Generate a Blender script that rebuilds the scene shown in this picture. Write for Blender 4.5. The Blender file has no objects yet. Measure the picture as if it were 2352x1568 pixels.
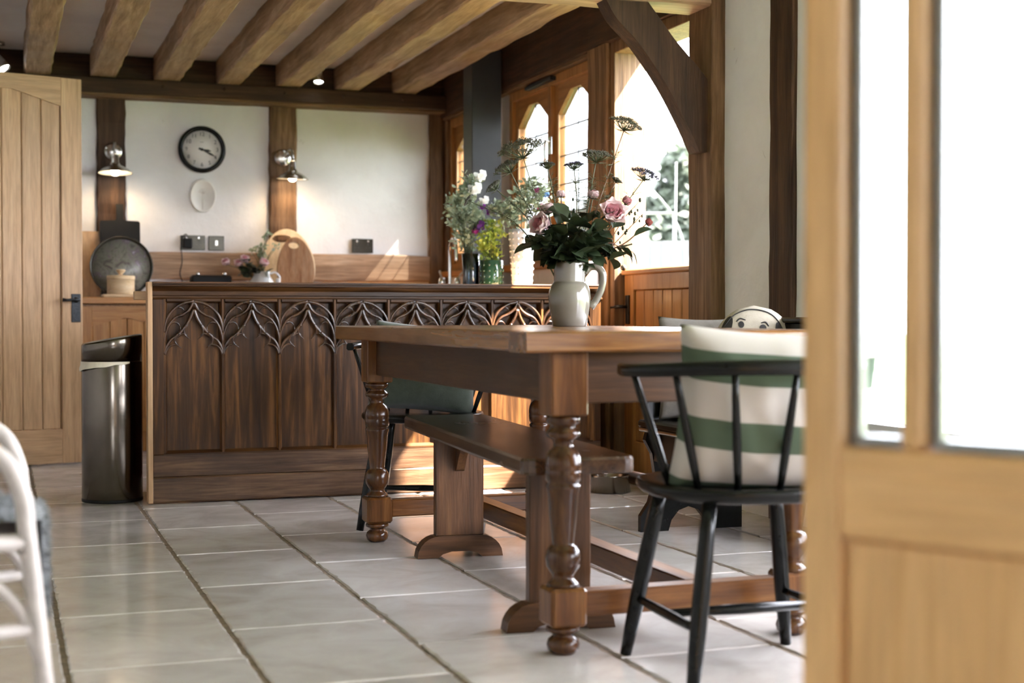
import bpy, bmesh, math, random
from math import sin, cos, pi, radians, tan, atan, sqrt
from mathutils import Vector, Matrix, Euler, noise

S = bpy.context.scene
C = S.collection
RND = random.Random(7)

# ---------------------------------------------------------------- camera, sky, sun, exposure
TH, FPX, H = radians(19.74), 3267.0, 0.80
cam = bpy.data.objects.new('camera', bpy.data.cameras.new('camera'))
C.objects.link(cam)
cam.location = (0, 0, H)
cam.rotation_euler = (radians(90 - 1.035), 0, -TH)
cam.data.sensor_width = 36
cam.data.lens = FPX / 2352 * 36
cam.data.clip_start = 0.05
cam.data.dof.use_dof = True
cam.data.dof.focus_distance = 5.1
cam.data.dof.aperture_fstop = 2.8
S.camera = cam

world = bpy.data.worlds.new('sky')
S.world = world
world.use_nodes = True
bg = world.node_tree.nodes['Background']
bg.inputs[0].default_value = (0.87, 0.90, 1.0, 1)
bg.inputs[1].default_value = 5.0

sun = bpy.data.objects.new('sun', bpy.data.lights.new('sun', 'SUN'))
C.objects.link(sun)
sun.data.energy = 30
sun.data.color = (1.0, 0.93, 0.84)
sun.data.angle = radians(0.7)
sun.rotation_euler = Vector((-0.68, 0.30, -1.0)).to_track_quat('-Z', 'Y').to_euler()

S.view_settings.view_transform = 'Standard'
S.view_settings.look = 'None'
S.view_settings.gamma = 1
S.view_settings.use_curve_mapping = False
S.view_settings.exposure = 2.5
cy = S.cycles
cy.max_bounces = 12
cy.diffuse_bounces = 7
cy.glossy_bounces = 5
cy.transmission_bounces = 6
cy.transparent_max_bounces = 12
cy.sample_clamp_indirect = 8
cy.caustics_reflective = False
cy.caustics_refractive = False


def at(x, y, Y):
    """the point on the plane at depth Y that the calibration of the room gives for a place in the frame"""
    P = radians(-1.035)
    f = Vector((sin(TH) * cos(P), cos(TH) * cos(P), sin(P)))
    r = Vector((cos(TH), -sin(TH), 0))
    d = f + r * ((x - 1176) / FPX) + r.cross(f) * ((784 - y) / FPX)
    return Vector((0, 0, H)) + d * (Y / d.y)


# ---------------------------------------------------------------- materials
def srgb(r, g, b):
    return tuple(((c / 255) / 12.92 if c / 255 <= 0.04045 else ((c / 255 + 0.055) / 1.055) ** 2.4) for c in (r, g, b)) + (1,)


def nodes(name):
    m = bpy.data.materials.new(name)
    m.use_nodes = True
    nt = m.node_tree
    return m, nt, nt.nodes['Principled BSDF']


def N(nt, t, **kw):
    n = nt.nodes.new(t)
    for k, v in kw.items():
        setattr(n, k, v)
    return n


def ramp(nt, stops):
    r = N(nt, 'ShaderNodeValToRGB')
    e = r.color_ramp.elements
    while len(e) < len(stops):
        e.new(0.5)
    for el, (p, c) in zip(e, stops):
        el.position = p
        el.color = c if len(c) == 4 else tuple(c) + (1,)
    return r


def mix(nt, a, b, fac, blend='MIX'):
    n = N(nt, 'ShaderNodeMix', data_type='RGBA', blend_type=blend)
    if isinstance(fac, float):
        n.inputs[0].default_value = fac
    else:
        nt.links.new(fac, n.inputs[0])
    for v, i in ((a, 6), (b, 7)):
        if isinstance(v, tuple):
            n.inputs[i].default_value = v
        else:
            nt.links.new(v, n.inputs[i])
    return n.outputs[2]


def coords(nt, scale, rand=True):
    tc = N(nt, 'ShaderNodeTexCoord')
    mp = N(nt, 'ShaderNodeMapping')
    mp.inputs['Scale'].default_value = scale
    if rand:
        oi = N(nt, 'ShaderNodeObjectInfo')
        mu = N(nt, 'ShaderNodeMath', operation='MULTIPLY')
        mu.inputs[1].default_value = 37.0
        nt.links.new(oi.outputs['Random'], mu.inputs[0])
        ad = N(nt, 'ShaderNodeVectorMath', operation='ADD')
        nt.links.new(tc.outputs['Object'], ad.inputs[0])
        nt.links.new(mu.outputs[0], ad.inputs[1])
        nt.links.new(ad.outputs[0], mp.inputs['Vector'])
    else:
        nt.links.new(tc.outputs['Object'], mp.inputs['Vector'])
    return mp.outputs[0]


def noise_tex(nt, vec, scale, detail=4, rough=0.6, dist=0.0):
    n = N(nt, 'ShaderNodeTexNoise')
    n.inputs['Scale'].default_value = scale
    n.inputs['Detail'].default_value = detail
    n.inputs['Roughness'].default_value = rough
    n.inputs['Distortion'].default_value = dist
    nt.links.new(vec, n.inputs['Vector'])
    return n.outputs['Fac']


def bump(nt, bsdf, h, strength, dist=0.01):
    b = N(nt, 'ShaderNodeBump')
    b.inputs['Strength'].default_value = strength
    b.inputs['Distance'].default_value = dist
    nt.links.new(h, b.inputs['Height'])
    nt.links.new(b.outputs[0], bsdf.inputs['Normal'])


def wood(name, dark, mid, light, axis='z', rough=0.5, grain=1.0, coat=0.0, bumps=0.25, blotch=0.35, coord_scale=1.0, spec=0.28):
    m, nt, b = nodes(name)
    b.inputs['Specular IOR Level'].default_value = spec
    k = coord_scale
    lo, hi = 1.6 * k, 26 * k
    sc = {'x': (lo, hi, hi), 'y': (hi, lo, hi), 'z': (hi, hi, lo)}[axis]
    v = coords(nt, sc)
    g1 = noise_tex(nt, v, 1.0, 5, 0.62, 0.7)
    r = ramp(nt, [(0.3, dark), (0.5, mid), (0.72, light)])
    nt.links.new(g1, r.inputs[0])
    f = tuple(s * 5 for s in sc)
    g2 = noise_tex(nt, coords(nt, f), 1.0, 3, 0.6, 0.2)
    r2 = ramp(nt, [(0.38, (0.42, 0.42, 0.42)), (0.58, (1, 1, 1))])
    nt.links.new(g2, r2.inputs[0])
    c = mix(nt, r.outputs[0], r2.outputs[0], 0.35 * grain, 'MULTIPLY')
    g3 = noise_tex(nt, coords(nt, tuple((1.2 if s == lo else 3.0) * k for s in sc)), 1.6, 3, 0.55, 0.5)
    r3 = ramp(nt, [(0.32, (0.45, 0.42, 0.4)), (0.62, (1.12, 1.1, 1.08))])
    nt.links.new(g3, r3.inputs[0])
    c = mix(nt, c, r3.outputs[0], blotch, 'MULTIPLY')
    nt.links.new(c, b.inputs['Base Color'])
    rr = N(nt, 'ShaderNodeMapRange')
    rr.inputs['To Min'].default_value = max(0.05, rough - 0.1)
    rr.inputs['To Max'].default_value = min(1, rough + 0.14)
    nt.links.new(g3, rr.inputs['Value'])
    nt.links.new(rr.outputs[0], b.inputs['Roughness'])
    b.inputs['Coat Weight'].default_value = coat
    b.inputs['Coat Roughness'].default_value = 0.18
    bump(nt, b, g2, bumps, 0.004)
    return m


def plain(name, col, rough=0.5, metal=0.0, var=0.12, scale=12, bumps=0.0, bscale=60, coat=0.0, spec=0.5, sss=0.0, sheen=0.0):
    m, nt, b = nodes(name)
    v = coords(nt, (1, 1, 1))
    g = noise_tex(nt, v, scale, 4, 0.6)
    lo = tuple(c * (1 - var) for c in col[:3])
    hi = tuple(min(1, c * (1 + var)) for c in col[:3])
    r = ramp(nt, [(0.35, lo), (0.65, hi)])
    nt.links.new(g, r.inputs[0])
    nt.links.new(r.outputs[0], b.inputs['Base Color'])
    b.inputs['Roughness'].default_value = rough
    b.inputs['Metallic'].default_value = metal
    b.inputs['Coat Weight'].default_value = coat
    b.inputs['Coat Roughness'].default_value = 0.1
    b.inputs['Specular IOR Level'].default_value = spec
    b.inputs['Sheen Weight'].default_value = sheen
    if bumps:
        bump(nt, b, noise_tex(nt, v, bscale, 3, 0.6), bumps, 0.004)
    return m


def leaf_mat(name, c1, c2, trans=0.25, rough=0.45):
    m, nt, b = nodes(name)
    v = coords(nt, (1, 1, 1))
    g = noise_tex(nt, v, 22, 3, 0.6)
    r = ramp(nt, [(0.35, c1), (0.65, c2)])
    nt.links.new(g, r.inputs[0])
    nt.links.new(r.outputs[0], b.inputs['Base Color'])
    b.inputs['Roughness'].default_value = rough
    t = N(nt, 'ShaderNodeBsdfTranslucent')
    nt.links.new(r.outputs[0], t.inputs[0])
    mx = N(nt, 'ShaderNodeMixShader')
    mx.inputs[0].default_value = trans
    nt.links.new(b.outputs[0], mx.inputs[1])
    nt.links.new(t.outputs[0], mx.inputs[2])
    nt.links.new(mx.outputs[0], nt.nodes['Material Output'].inputs[0])
    return m


def glass_mat(name, tint=(1, 1, 1, 1), gloss=1.0):
    m, nt, b = nodes(name)
    nt.nodes.remove(b)
    tr = N(nt, 'ShaderNodeBsdfTransparent')
    tr.inputs[0].default_value = tint
    gl = N(nt, 'ShaderNodeBsdfGlossy')
    gl.inputs['Roughness'].default_value = 0.02
    fr = N(nt, 'ShaderNodeFresnel')
    fr.inputs[0].default_value = 1.45
    mu = N(nt, 'ShaderNodeMath', operation='MULTIPLY')
    mu.inputs[1].default_value = gloss
    nt.links.new(fr.outputs[0], mu.inputs[0])
    mx = N(nt, 'ShaderNodeMixShader')
    nt.links.new(mu.outputs[0], mx.inputs[0])
    nt.links.new(tr.outputs[0], mx.inputs[1])
    nt.links.new(gl.outputs[0], mx.inputs[2])
    nt.links.new(mx.outputs[0], nt.nodes['Material Output'].inputs[0])
    return m


def emit_mat(name, col, strength):
    m, nt, b = nodes(name)
    b.inputs['Base Color'].default_value = col
    b.inputs['Emission Color'].default_value = col
    b.inputs['Emission Strength'].default_value = strength
    return m


MAT = {}
for ax in 'xyz':
    MAT['beam_' + ax] = wood('aged_oak_beam_' + ax, (0.08, 0.04, 0.019), (0.17, 0.093, 0.046), (0.28, 0.17, 0.095), ax, 0.6, 1.0, 0.0, 0.5, 0.6)
    MAT['joist_' + ax] = wood('pale_oak_joist_' + ax, (0.22, 0.13, 0.075), (0.39, 0.255, 0.16), (0.53, 0.375, 0.255), ax, 0.6, 0.8, 0.0, 0.4, 0.45)
    MAT['darkbeam_' + ax] = wood('dark_oak_beam_' + ax, (0.022, 0.010, 0.005), (0.053, 0.025, 0.012), (0.098, 0.05, 0.025), ax, 0.6, 1.0, 0.0, 0.5, 0.6)
    MAT['oak_' + ax] = wood('pale_oak_' + ax, (0.38, 0.23, 0.12), (0.50, 0.315, 0.172), (0.58, 0.39, 0.225), ax, 0.42, 0.8, 0.0, 0.15, 0.25)
    MAT['honey_' + ax] = wood('honey_oak_' + ax, (0.25, 0.105, 0.03), (0.37, 0.17, 0.056), (0.46, 0.24, 0.09), ax, 0.38, 0.7, 0.1, 0.12, 0.3)
    MAT['fgdoor_' + ax] = wood('golden_oak_' + ax, (0.60, 0.35, 0.13), (0.70, 0.425, 0.18), (0.75, 0.475, 0.215), ax, 0.45, 0.6, 0.0, 0.1, 0.2)
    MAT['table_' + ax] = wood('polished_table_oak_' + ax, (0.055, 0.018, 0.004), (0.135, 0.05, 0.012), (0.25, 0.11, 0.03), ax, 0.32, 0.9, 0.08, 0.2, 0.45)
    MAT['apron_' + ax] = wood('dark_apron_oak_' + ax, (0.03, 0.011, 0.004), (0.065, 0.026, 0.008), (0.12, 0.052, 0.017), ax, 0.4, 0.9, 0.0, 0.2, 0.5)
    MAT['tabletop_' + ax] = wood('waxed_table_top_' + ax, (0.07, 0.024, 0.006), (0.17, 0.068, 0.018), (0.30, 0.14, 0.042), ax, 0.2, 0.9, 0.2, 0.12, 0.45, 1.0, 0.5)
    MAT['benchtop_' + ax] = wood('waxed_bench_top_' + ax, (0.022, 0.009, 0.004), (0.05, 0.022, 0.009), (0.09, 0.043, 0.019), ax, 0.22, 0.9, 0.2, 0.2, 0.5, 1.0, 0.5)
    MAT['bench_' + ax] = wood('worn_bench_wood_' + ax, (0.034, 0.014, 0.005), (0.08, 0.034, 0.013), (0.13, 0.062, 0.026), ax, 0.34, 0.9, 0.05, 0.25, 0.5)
    MAT['carved_' + ax] = wood('carved_gloss_oak_' + ax, (0.018, 0.007, 0.003), (0.045, 0.018, 0.007), (0.11, 0.047, 0.016), ax, 0.24, 0.9, 0.1, 0.15, 0.5, 1.0, 0.5)
    MAT['churchworn_' + ax] = wood('worn_church_oak_' + ax, (0.04, 0.018, 0.008), (0.10, 0.05, 0.024), (0.21, 0.125, 0.07), ax, 0.42, 0.9, 0.03, 0.3, 0.7)
    MAT['church_' + ax] = wood('carved_church_oak_' + ax, (0.02, 0.008, 0.003), (0.06, 0.025, 0.008), (0.18, 0.078, 0.023), ax, 0.36, 0.9, 0.0, 0.25, 0.6, 1.0, 0.18)
MAT['turned'] = wood('turned_table_oak', (0.03, 0.01, 0.003), (0.075, 0.027, 0.008), (0.15, 0.06, 0.018), 'z', 0.2, 0.9, 0.25, 0.12, 0.6)
MAT['boardlight'] = wood('pale_beech_board', (0.58, 0.42, 0.25), (0.68, 0.52, 0.33), (0.74, 0.6, 0.42), 'z', 0.5, 0.8, 0, 0.1, 0.2)
MAT['boardwarm'] = wood('acacia_board', (0.22, 0.10, 0.045), (0.36, 0.19, 0.095), (0.45, 0.29, 0.18), 'z', 0.42, 0.9, 0.1, 0.1, 0.5)
MAT['boxwood'] = wood('turned_beech', (0.5, 0.34, 0.18), (0.6, 0.43, 0.25), (0.66, 0.5, 0.31), 'x', 0.45, 0.5, 0, 0.08, 0.2)
MAT['black'] = plain('black_painted_wood', (0.0045, 0.005, 0.005), 0.24, 0, 0.2, 30, 0.02, 150, 0.0, 0.2)
MAT['matblack'] = plain('matt_black', (0.006, 0.006, 0.0065), 0.6, 0, 0.1, 12, 0, 60, 0, 0.2)
MAT['iron'] = plain('hammered_black_iron', (0.02, 0.022, 0.025), 0.38, 0.6, 0.3, 60, 0.5, 90)
MAT['chrome'] = plain('chrome', (0.8, 0.8, 0.8), 0.08, 1.0, 0.02)
MAT['nickel'] = plain('brushed_nickel', (0.56, 0.54, 0.52), 0.25, 1.0, 0.06, 30)
MAT['binsteel'] = plain('brushed_bin_steel', (0.125, 0.108, 0.088), 0.19, 1.0, 0.04, 20)
MAT['bowlsteel'] = plain('steel_bowl', (0.2, 0.18, 0.155), 0.22, 1.0, 0.05)
MAT['brass'] = plain('antique_brass', (0.055, 0.049, 0.038), 0.25, 0.6, 0.1)
MAT['jug'] = plain('grey_stoneware_glaze', (0.16, 0.142, 0.12), 0.14, 0, 0.06, 14, 0.04, 30, 0.4)
MAT['white'] = plain('white_ceramic', (0.6, 0.6, 0.59), 0.18, 0, 0.04, 10, 0, 60, 0.3)
MAT['milkglass'] = plain('white_milk_glass', (0.42, 0.44, 0.47), 0.15, 0, 0.04, 10, 0, 60, 0.3)
MAT['bisque'] = plain('white_bisque_clay', (0.72, 0.7, 0.66), 0.8, 0, 0.05)
MAT['greenglaze'] = plain('dark_green_glaze', (0.012, 0.05, 0.028), 0.12, 0, 0.2, 10, 0, 60, 0.6)
MAT['charcoal'] = plain('charcoal_paint', (0.03, 0.033, 0.039), 0.35, 0, 0.08)
MAT['bag'] = plain('cream_bin_liner', (0.6, 0.54, 0.42), 0.45, 0, 0.1, 20, 0.3, 40)
MAT['rattan'] = plain('whitewashed_cane', (0.5, 0.45, 0.41), 0.45, 0, 0.12, 25, 0.1, 60)
MAT['fur'] = plain('grey_fur', (0.16, 0.165, 0.17), 0.9, 0, 0.6, 60)
MAT['lead'] = plain('lead_came', (0.05, 0.06, 0.06), 0.5, 0.4)
MAT['dial'] = plain('clock_dial', (0.72, 0.7, 0.67), 0.5, 0, 0.02)
MAT['ink'] = plain('black_ink', (0.012, 0.011, 0.012), 0.6, 0, 0.05)
MAT['grout'] = plain('brown_grout', (0.17, 0.125, 0.085), 0.9, 0, 0.3, 60, 0.4, 120)
MAT['greencushion'] = plain('sage_green_linen', (0.06, 0.072, 0.055), 0.9, 0, 0.1, 40, 0.3, 300, 0, 0.2, 0, 0.2)
MAT['greycushion'] = plain('grey_linen', (0.2, 0.185, 0.17), 0.9, 0, 0.08, 40, 0.3, 300, 0, 0.2)
MAT['dogcushion'] = plain('cream_canvas', (0.36, 0.325, 0.27), 0.9, 0, 0.06, 40, 0.2, 300, 0, 0.2)
MAT['glass'] = glass_mat('window_glass', (0.97, 0.985, 0.98, 1), 0.9)
MAT['vaseglass'] = glass_mat('vase_glass', (0.72, 0.8, 0.86, 1), 1.6)
MAT['bulb'] = emit_mat('lamp_bulb', (1.0, 0.82, 0.6, 1), 5)
MAT['spotbulb'] = emit_mat('spot_bulb', (0.95, 1.0, 1.0, 1), 5)
MAT['shadein'] = plain('cream_shade_lining', (0.8, 0.74, 0.62), 0.5)
MAT['grass'] = plain('lawn', (0.06, 0.09, 0.03), 0.9, 0, 0.3, 4)
MAT['fence'] = plain('pale_fence_paint', (0.042, 0.044, 0.046), 0.7, 0, 0.06)
MAT['goal'] = plain('pale_tube', (0.03, 0.036, 0.034), 0.5)
MAT['tree'] = leaf_mat('tree_leaf', (0.036, 0.045, 0.032), (0.058, 0.07, 0.05), 0.2)
MAT['roseleaf'] = leaf_mat('rose_leaf', (0.011, 0.019, 0.008), (0.028, 0.042, 0.018), 0.15, 0.42)
MAT['stem'] = leaf_mat('flower_stem', (0.055, 0.07, 0.03), (0.1, 0.11, 0.05), 0.1)
MAT['redstem'] = leaf_mat('reddish_stem', (0.12, 0.055, 0.035), (0.16, 0.08, 0.05), 0.1)
MAT['umbel'] = leaf_mat('umbel_floret', (0.05, 0.045, 0.035), (0.15, 0.135, 0.105), 0.2)
MAT['umbelviolet'] = leaf_mat('violet_umbel_floret', (0.04, 0.03, 0.08), (0.09, 0.075, 0.16), 0.2)
MAT['herb'] = leaf_mat('grey_green_herb', (0.16, 0.21, 0.13), (0.42, 0.48, 0.35), 0.45)
MAT['lime'] = leaf_mat('lime_leaf', (0.20, 0.28, 0.03), (0.48, 0.56, 0.12), 0.4)
MAT['pink'] = leaf_mat('pale_pink_petal', (0.62, 0.44, 0.46), (0.74, 0.59, 0.60), 0.35, 0.6)
MAT['deeppink'] = leaf_mat('deep_pink_petal', (0.52, 0.20, 0.25), (0.64, 0.33, 0.36), 0.35, 0.6)
MAT['redbud'] = leaf_mat('red_bud_petal', (0.30, 0.06, 0.06), (0.42, 0.13, 0.12), 0.3, 0.6)
MAT['purple'] = leaf_mat('purple_petal', (0.10, 0.012, 0.16), (0.22, 0.03, 0.30), 0.35, 0.6)
MAT['magenta'] = leaf_mat('magenta_petal', (0.45, 0.02, 0.22), (0.6, 0.08, 0.35), 0.35, 0.6)
MAT['bluepetal'] = leaf_mat('blue_petal', (0.05, 0.14, 0.4), (0.12, 0.25, 0.5), 0.35, 0.6)
MAT['whitepetal'] = leaf_mat('white_petal', (0.7, 0.72, 0.7), (0.85, 0.85, 0.82), 0.4, 0.6)


def tile_material():
    m, nt, b = nodes('honed_limestone')
    v = coords(nt, (1, 1, 1))
    g = noise_tex(nt, v, 5, 5, 0.6, 0.6)
    r = ramp(nt, [(0.3, (0.41, 0.37, 0.35)), (0.52, (0.49, 0.455, 0.435)), (0.72, (0.545, 0.515, 0.495))])
    nt.links.new(g, r.inputs[0])
    oi = N(nt, 'ShaderNodeObjectInfo')
    r2 = ramp(nt, [(0.0, (0.84, 0.83, 0.82)), (1.0, (1.08, 1.07, 1.05))])
    nt.links.new(oi.outputs['Random'], r2.inputs[0])
    c = mix(nt, r.outputs[0], r2.outputs[0], 1.0, 'MULTIPLY')
    nt.links.new(c, b.inputs['Base Color'])
    rr = N(nt, 'ShaderNodeMapRange')
    rr.inputs['To Min'].default_value = 0.06
    rr.inputs['To Max'].default_value = 0.24
    nt.links.new(g, rr.inputs['Value'])
    nt.links.new(rr.outputs[0], b.inputs['Roughness'])
    bump(nt, b, noise_tex(nt, v, 7, 2, 0.5), 0.06, 0.006)
    return m


def plaster_material():
    m, nt, b = nodes('rough_lime_plaster')
    v = coords(nt, (1, 1, 1), False)
    g = noise_tex(nt, v, 1.6, 5, 0.6, 0.3)
    r = ramp(nt, [(0.3, (0.64, 0.615, 0.60)), (0.6, (0.75, 0.735, 0.725))])
    nt.links.new(g, r.inputs[0])
    s = noise_tex(nt, coords(nt, (1.6, 1.6, 1.0), False), 6.0, 4, 0.7, 0.8)
    r2 = ramp(nt, [(0.26, (0.5, 0.46, 0.42)), (0.32, (1, 1, 1))])
    nt.links.new(s, r2.inputs[0])
    c = mix(nt, r.outputs[0], r2.outputs[0], 0.75, 'MULTIPLY')
    nt.links.new(c, b.inputs['Base Color'])
    b.inputs['Roughness'].default_value = 0.9
    b.inputs['Specular IOR Level'].default_value = 0.2
    bump(nt, b, noise_tex(nt, v, 5, 5, 0.6), 0.35, 0.02)
    return m


def stripe_material():
    m, nt, b = nodes('green_and_white_striped_canvas')
    tc = N(nt, 'ShaderNodeTexCoord')
    sp = N(nt, 'ShaderNodeSeparateXYZ')
    nt.links.new(tc.outputs['Object'], sp.inputs[0])
    mu = N(nt, 'ShaderNodeMath', operation='MULTIPLY_ADD')
    mu.inputs[1].default_value = 1 / 0.144
    mu.inputs[2].default_value = 0.205
    nt.links.new(sp.outputs['Z'], mu.inputs[0])
    fr = N(nt, 'ShaderNodeMath', operation='FRACT')
    nt.links.new(mu.outputs[0], fr.inputs[0])
    r = ramp(nt, [(0.0, (0.075, 0.105, 0.072)), (0.43, (0.46, 0.43, 0.40)), (0.985, (0.075, 0.105, 0.072))])
    r.color_ramp.interpolation = 'CONSTANT'
    nt.links.new(fr.outputs[0], r.inputs[0])
    nt.links.new(r.outputs[0], b.inputs['Base Color'])
    b.inputs['Roughness'].default_value = 0.9
    b.inputs['Specular IOR Level'].default_value = 0.2
    bump(nt, b, noise_tex(nt, coords(nt, (1, 1, 1)), 250, 2), 0.2, 0.002)
    return m


def tray_material():
    m, nt, b = nodes('mottled_floral_tray')
    v = coords(nt, (1, 1, 1))
    g = noise_tex(nt, v, 15, 5, 0.7, 1.2)
    r = ramp(nt, [(0.33, (0.05, 0.03, 0.035)), (0.42, (0.12, 0.11, 0.085)), (0.52, (0.19, 0.19, 0.14)), (0.6, (0.15, 0.10, 0.12)), (0.68, (0.34, 0.33, 0.36))])
    nt.links.new(g, r.inputs[0])
    nt.links.new(r.outputs[0], b.inputs['Base Color'])
    b.inputs['Roughness'].default_value = 0.35
    return m


MAT['tile'] = tile_material()
MAT['plaster'] = plaster_material()
MAT['stripes'] = stripe_material()
MAT['tray'] = tray_material()


# ---------------------------------------------------------------- mesh helpers
class MB:
    def __init__(s):
        s.v, s.f, s.sm = [], [], []

    def add(s, vs, fs, smooth=False):
        o = len(s.v)
        s.v += [Vector(p) for p in vs]
        s.f += [tuple(i + o for i in f) for f in fs]
        s.sm += [smooth] * len(fs)
        return s

    def xf(s, M, start=0):
        for i in range(start, len(s.v)):
            s.v[i] = M @ s.v[i]
        return s

    def box(s, x0, x1, y0, y1, z0, z1, b=0.003):
        b = min(b, (x1 - x0) * .45, (y1 - y0) * .45, (z1 - z0) * .45)
        lo, hi = (x0, y0, z0), (x1, y1, z1)
        idx, vs = {}, []
        for sx in (0, 1):
            for sy in (0, 1):
                for sz in (0, 1):
                    sg = (sx, sy, sz)
                    for a in range(3):
                        p = []
                        for k in range(3):
                            e = hi[k] if sg[k] else lo[k]
                            p.append(e if k == a else (e - b if sg[k] else e + b))
                        idx[(sg, a)] = len(vs)
                        vs.append(p)
        fs = []

        def put(keys, nrm):
            f = [idx[k] for k in keys]
            a, c, d = (Vector(vs[f[i]]) for i in (0, 1, 2))
            if (c - a).cross(d - a).dot(Vector(nrm)) < 0:
                f.reverse()
            fs.append(f)
        for a in range(3):
            u, w = [k for k in range(3) if k != a]
            for side in (0, 1):
                def sg(p, q):
                    t = [0, 0, 0]
                    t[a] = side; t[u] = p; t[w] = q
                    return tuple(t)
                n = [0, 0, 0]; n[a] = 1 if side else -1
                put([(sg(0, 0), a), (sg(1, 0), a), (sg(1, 1), a), (sg(0, 1), a)], n)
            for p in (0, 1):
                for q in (0, 1):
                    t0 = [0, 0, 0]; t0[u] = p; t0[w] = q
                    t1 = list(t0); t1[a] = 1
                    n = [0, 0, 0]; n[u] = 1 if p else -1; n[w] = 1 if q else -1
                    put([(tuple(t0), u), (tuple(t1), u), (tuple(t1), w), (tuple(t0), w)], n)
        for sx in (0, 1):
            for sy in (0, 1):
                for sz in (0, 1):
                    g = (sx, sy, sz)
                    put([(g, 0), (g, 1), (g, 2)], [1 if k else -1 for k in g])
        return s.add(vs, fs)

    def beam(s, axis, a0, a1, u0, u1, v0, v1, n=14, jit=0.004, b=0.012, seed=0):
        """hewn timber: chamfered section whose edges waver along its length"""
        R = random.Random(seed)
        sec = [(u0 + b, v0), (u1 - b, v0), (u1, v0 + b), (u1, v1 - b), (u1 - b, v1), (u0 + b, v1), (u0, v1 - b), (u0, v0 + b)]
        rings = []
        off = [[R.uniform(-jit, jit) for _ in range(16)] for _ in range(n + 1)]
        for i in range(n + 1):
            a = a0 + (a1 - a0) * i / n
            ring = []
            for j, (u, v) in enumerate(sec):
                du, dv = off[i][j // 2 * 2], off[i][j // 2 * 2 + 1]
                p = [u + du, v + dv]
                ring.append({'x': (a, p[0], p[1]), 'y': (p[0], a, p[1]), 'z': (p[0], p[1], a)}[axis])
            rings.append(ring)
        return s.rings(rings, True, False)

    def rings(s, rings, caps=True, smooth=True, closed=False):
        n = len(rings[0])
        vs = [p for r in rings for p in r]
        fs = []
        k = len(rings)
        for i in range(k if closed else k - 1):
            for j in range(n):
                a, b2 = i * n + j, i * n + (j + 1) % n
                c, d = ((i + 1) % k) * n + (j + 1) % n, ((i + 1) % k) * n + j
                fs.append((a, b2, c, d))
        o = len(s.f)
        s.add(vs, fs, smooth)
        if caps and not closed:
            base = len(s.v) - len(vs)
            s.f.append(tuple(base + j for j in reversed(range(n)))); s.sm.append(False)
            s.f.append(tuple(base + (k - 1) * n + j for j in range(n))); s.sm.append(False)
        return s

    def lathe(s, prof, c=(0, 0, 0), seg=24, caps=True, smooth=True):
        rings = [[(c[0] + r * cos(2 * pi * j / seg), c[1] + r * sin(2 * pi * j / seg), c[2] + z) for j in range(seg)] for r, z in prof]
        return s.rings(rings, caps, smooth)

    def tube(s, pts, rad, seg=8, caps=True, closed=False, flat=None):
        pts = [Vector(p) for p in pts]
        n = len(pts)
        rs = rad if isinstance(rad, (list, tuple)) else [rad] * n
        rings, up = [], None
        for i, p in enumerate(pts):
            if closed:
                t = pts[(i + 1) % n] - pts[i - 1]
            else:
                t = pts[min(i + 1, n - 1)] - pts[max(i - 1, 0)]
            if t.length < 1e-9:
                t = Vector((0, 0, 1))
            t.normalize()
            if flat is not None:
                up = Vector(flat)
            elif up is None:
                up = Vector((0, 0, 1)) if abs(t.z) < 0.9 else Vector((1, 0, 0))
            a = t.cross(up)
            if a.length < 1e-6:
                a = t.orthogonal()
            a.normalize()
            w = a.cross(t).normalized()
            if flat is None:
                up = w
            rings.append([p + (a * cos(2 * pi * j / seg) + w * sin(2 * pi * j / seg)) * rs[i] for j in range(seg)])
        return s.rings(rings, caps, True, closed)

    def prism(s, poly, axis, a0, a1, b=0.0):
        """polygon in the two other axes pushed along axis"""
        def P(p, a):
            return {'x': (a, p[0], p[1]), 'y': (p[0], a, p[1]), 'z': (p[0], p[1], a)}[axis]
        n = len(poly)
        s.add([P(p, a0) for p in poly] + [P(p, a1) for p in poly],
              [tuple(range(n)), tuple(range(2 * n - 1, n - 1, -1))] + [(j, n + j, n + (j + 1) % n, (j + 1) % n) for j in range(n)])
        return s

    def grid(s, fn, nu, nv, smooth=True):
        vs = [fn(i / nu, j / nv) for i in range(nu + 1) for j in range(nv + 1)]
        fs = [(i * (nv + 1) + j, (i + 1) * (nv + 1) + j, (i + 1) * (nv + 1) + j + 1, i * (nv + 1) + j + 1) for i in range(nu) for j in range(nv)]
        return s.add(vs, fs, smooth)

    def ball(s, c, r, seg=8, rings=5, sz=1.0):
        c = Vector(c)
        pr = [(max(1e-4, r * sin(pi * i / rings)), -r * sz * cos(pi * i / rings)) for i in range(rings + 1)]
        return s.lathe(pr, c, seg, False)

    def octa(s, c, r):
        x, y, z = c
        return s.add([(x + r, y, z), (x - r, y, z), (x, y + r, z), (x, y - r, z), (x, y, z + r), (x, y, z - r)],
                     [(0, 2, 4), (2, 1, 4), (1, 3, 4), (3, 0, 4), (2, 0, 5), (1, 2, 5), (3, 1, 5), (0, 3, 5)])

    def mesh(s, name, mats, recalc=True):
        me = bpy.data.meshes.new(name)
        me.from_pydata([tuple(p) for p in s.v], [], s.f)
        me.polygons.foreach_set('use_smooth', s.sm)
        if recalc:
            bm = bmesh.new(); bm.from_mesh(me)
            bmesh.ops.recalc_face_normals(bm, faces=bm.faces)
            bm.to_mesh(me); bm.free()
        for m in (mats if isinstance(mats, (list, tuple)) else [mats]):
            me.materials.append(MAT[m] if isinstance(m, str) else m)
        me.update()
        return me


def world_loc(o):
    p = Vector((0, 0, 0))
    while o is not None:
        p = p + o.location
        o = o.parent
    return p


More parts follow.
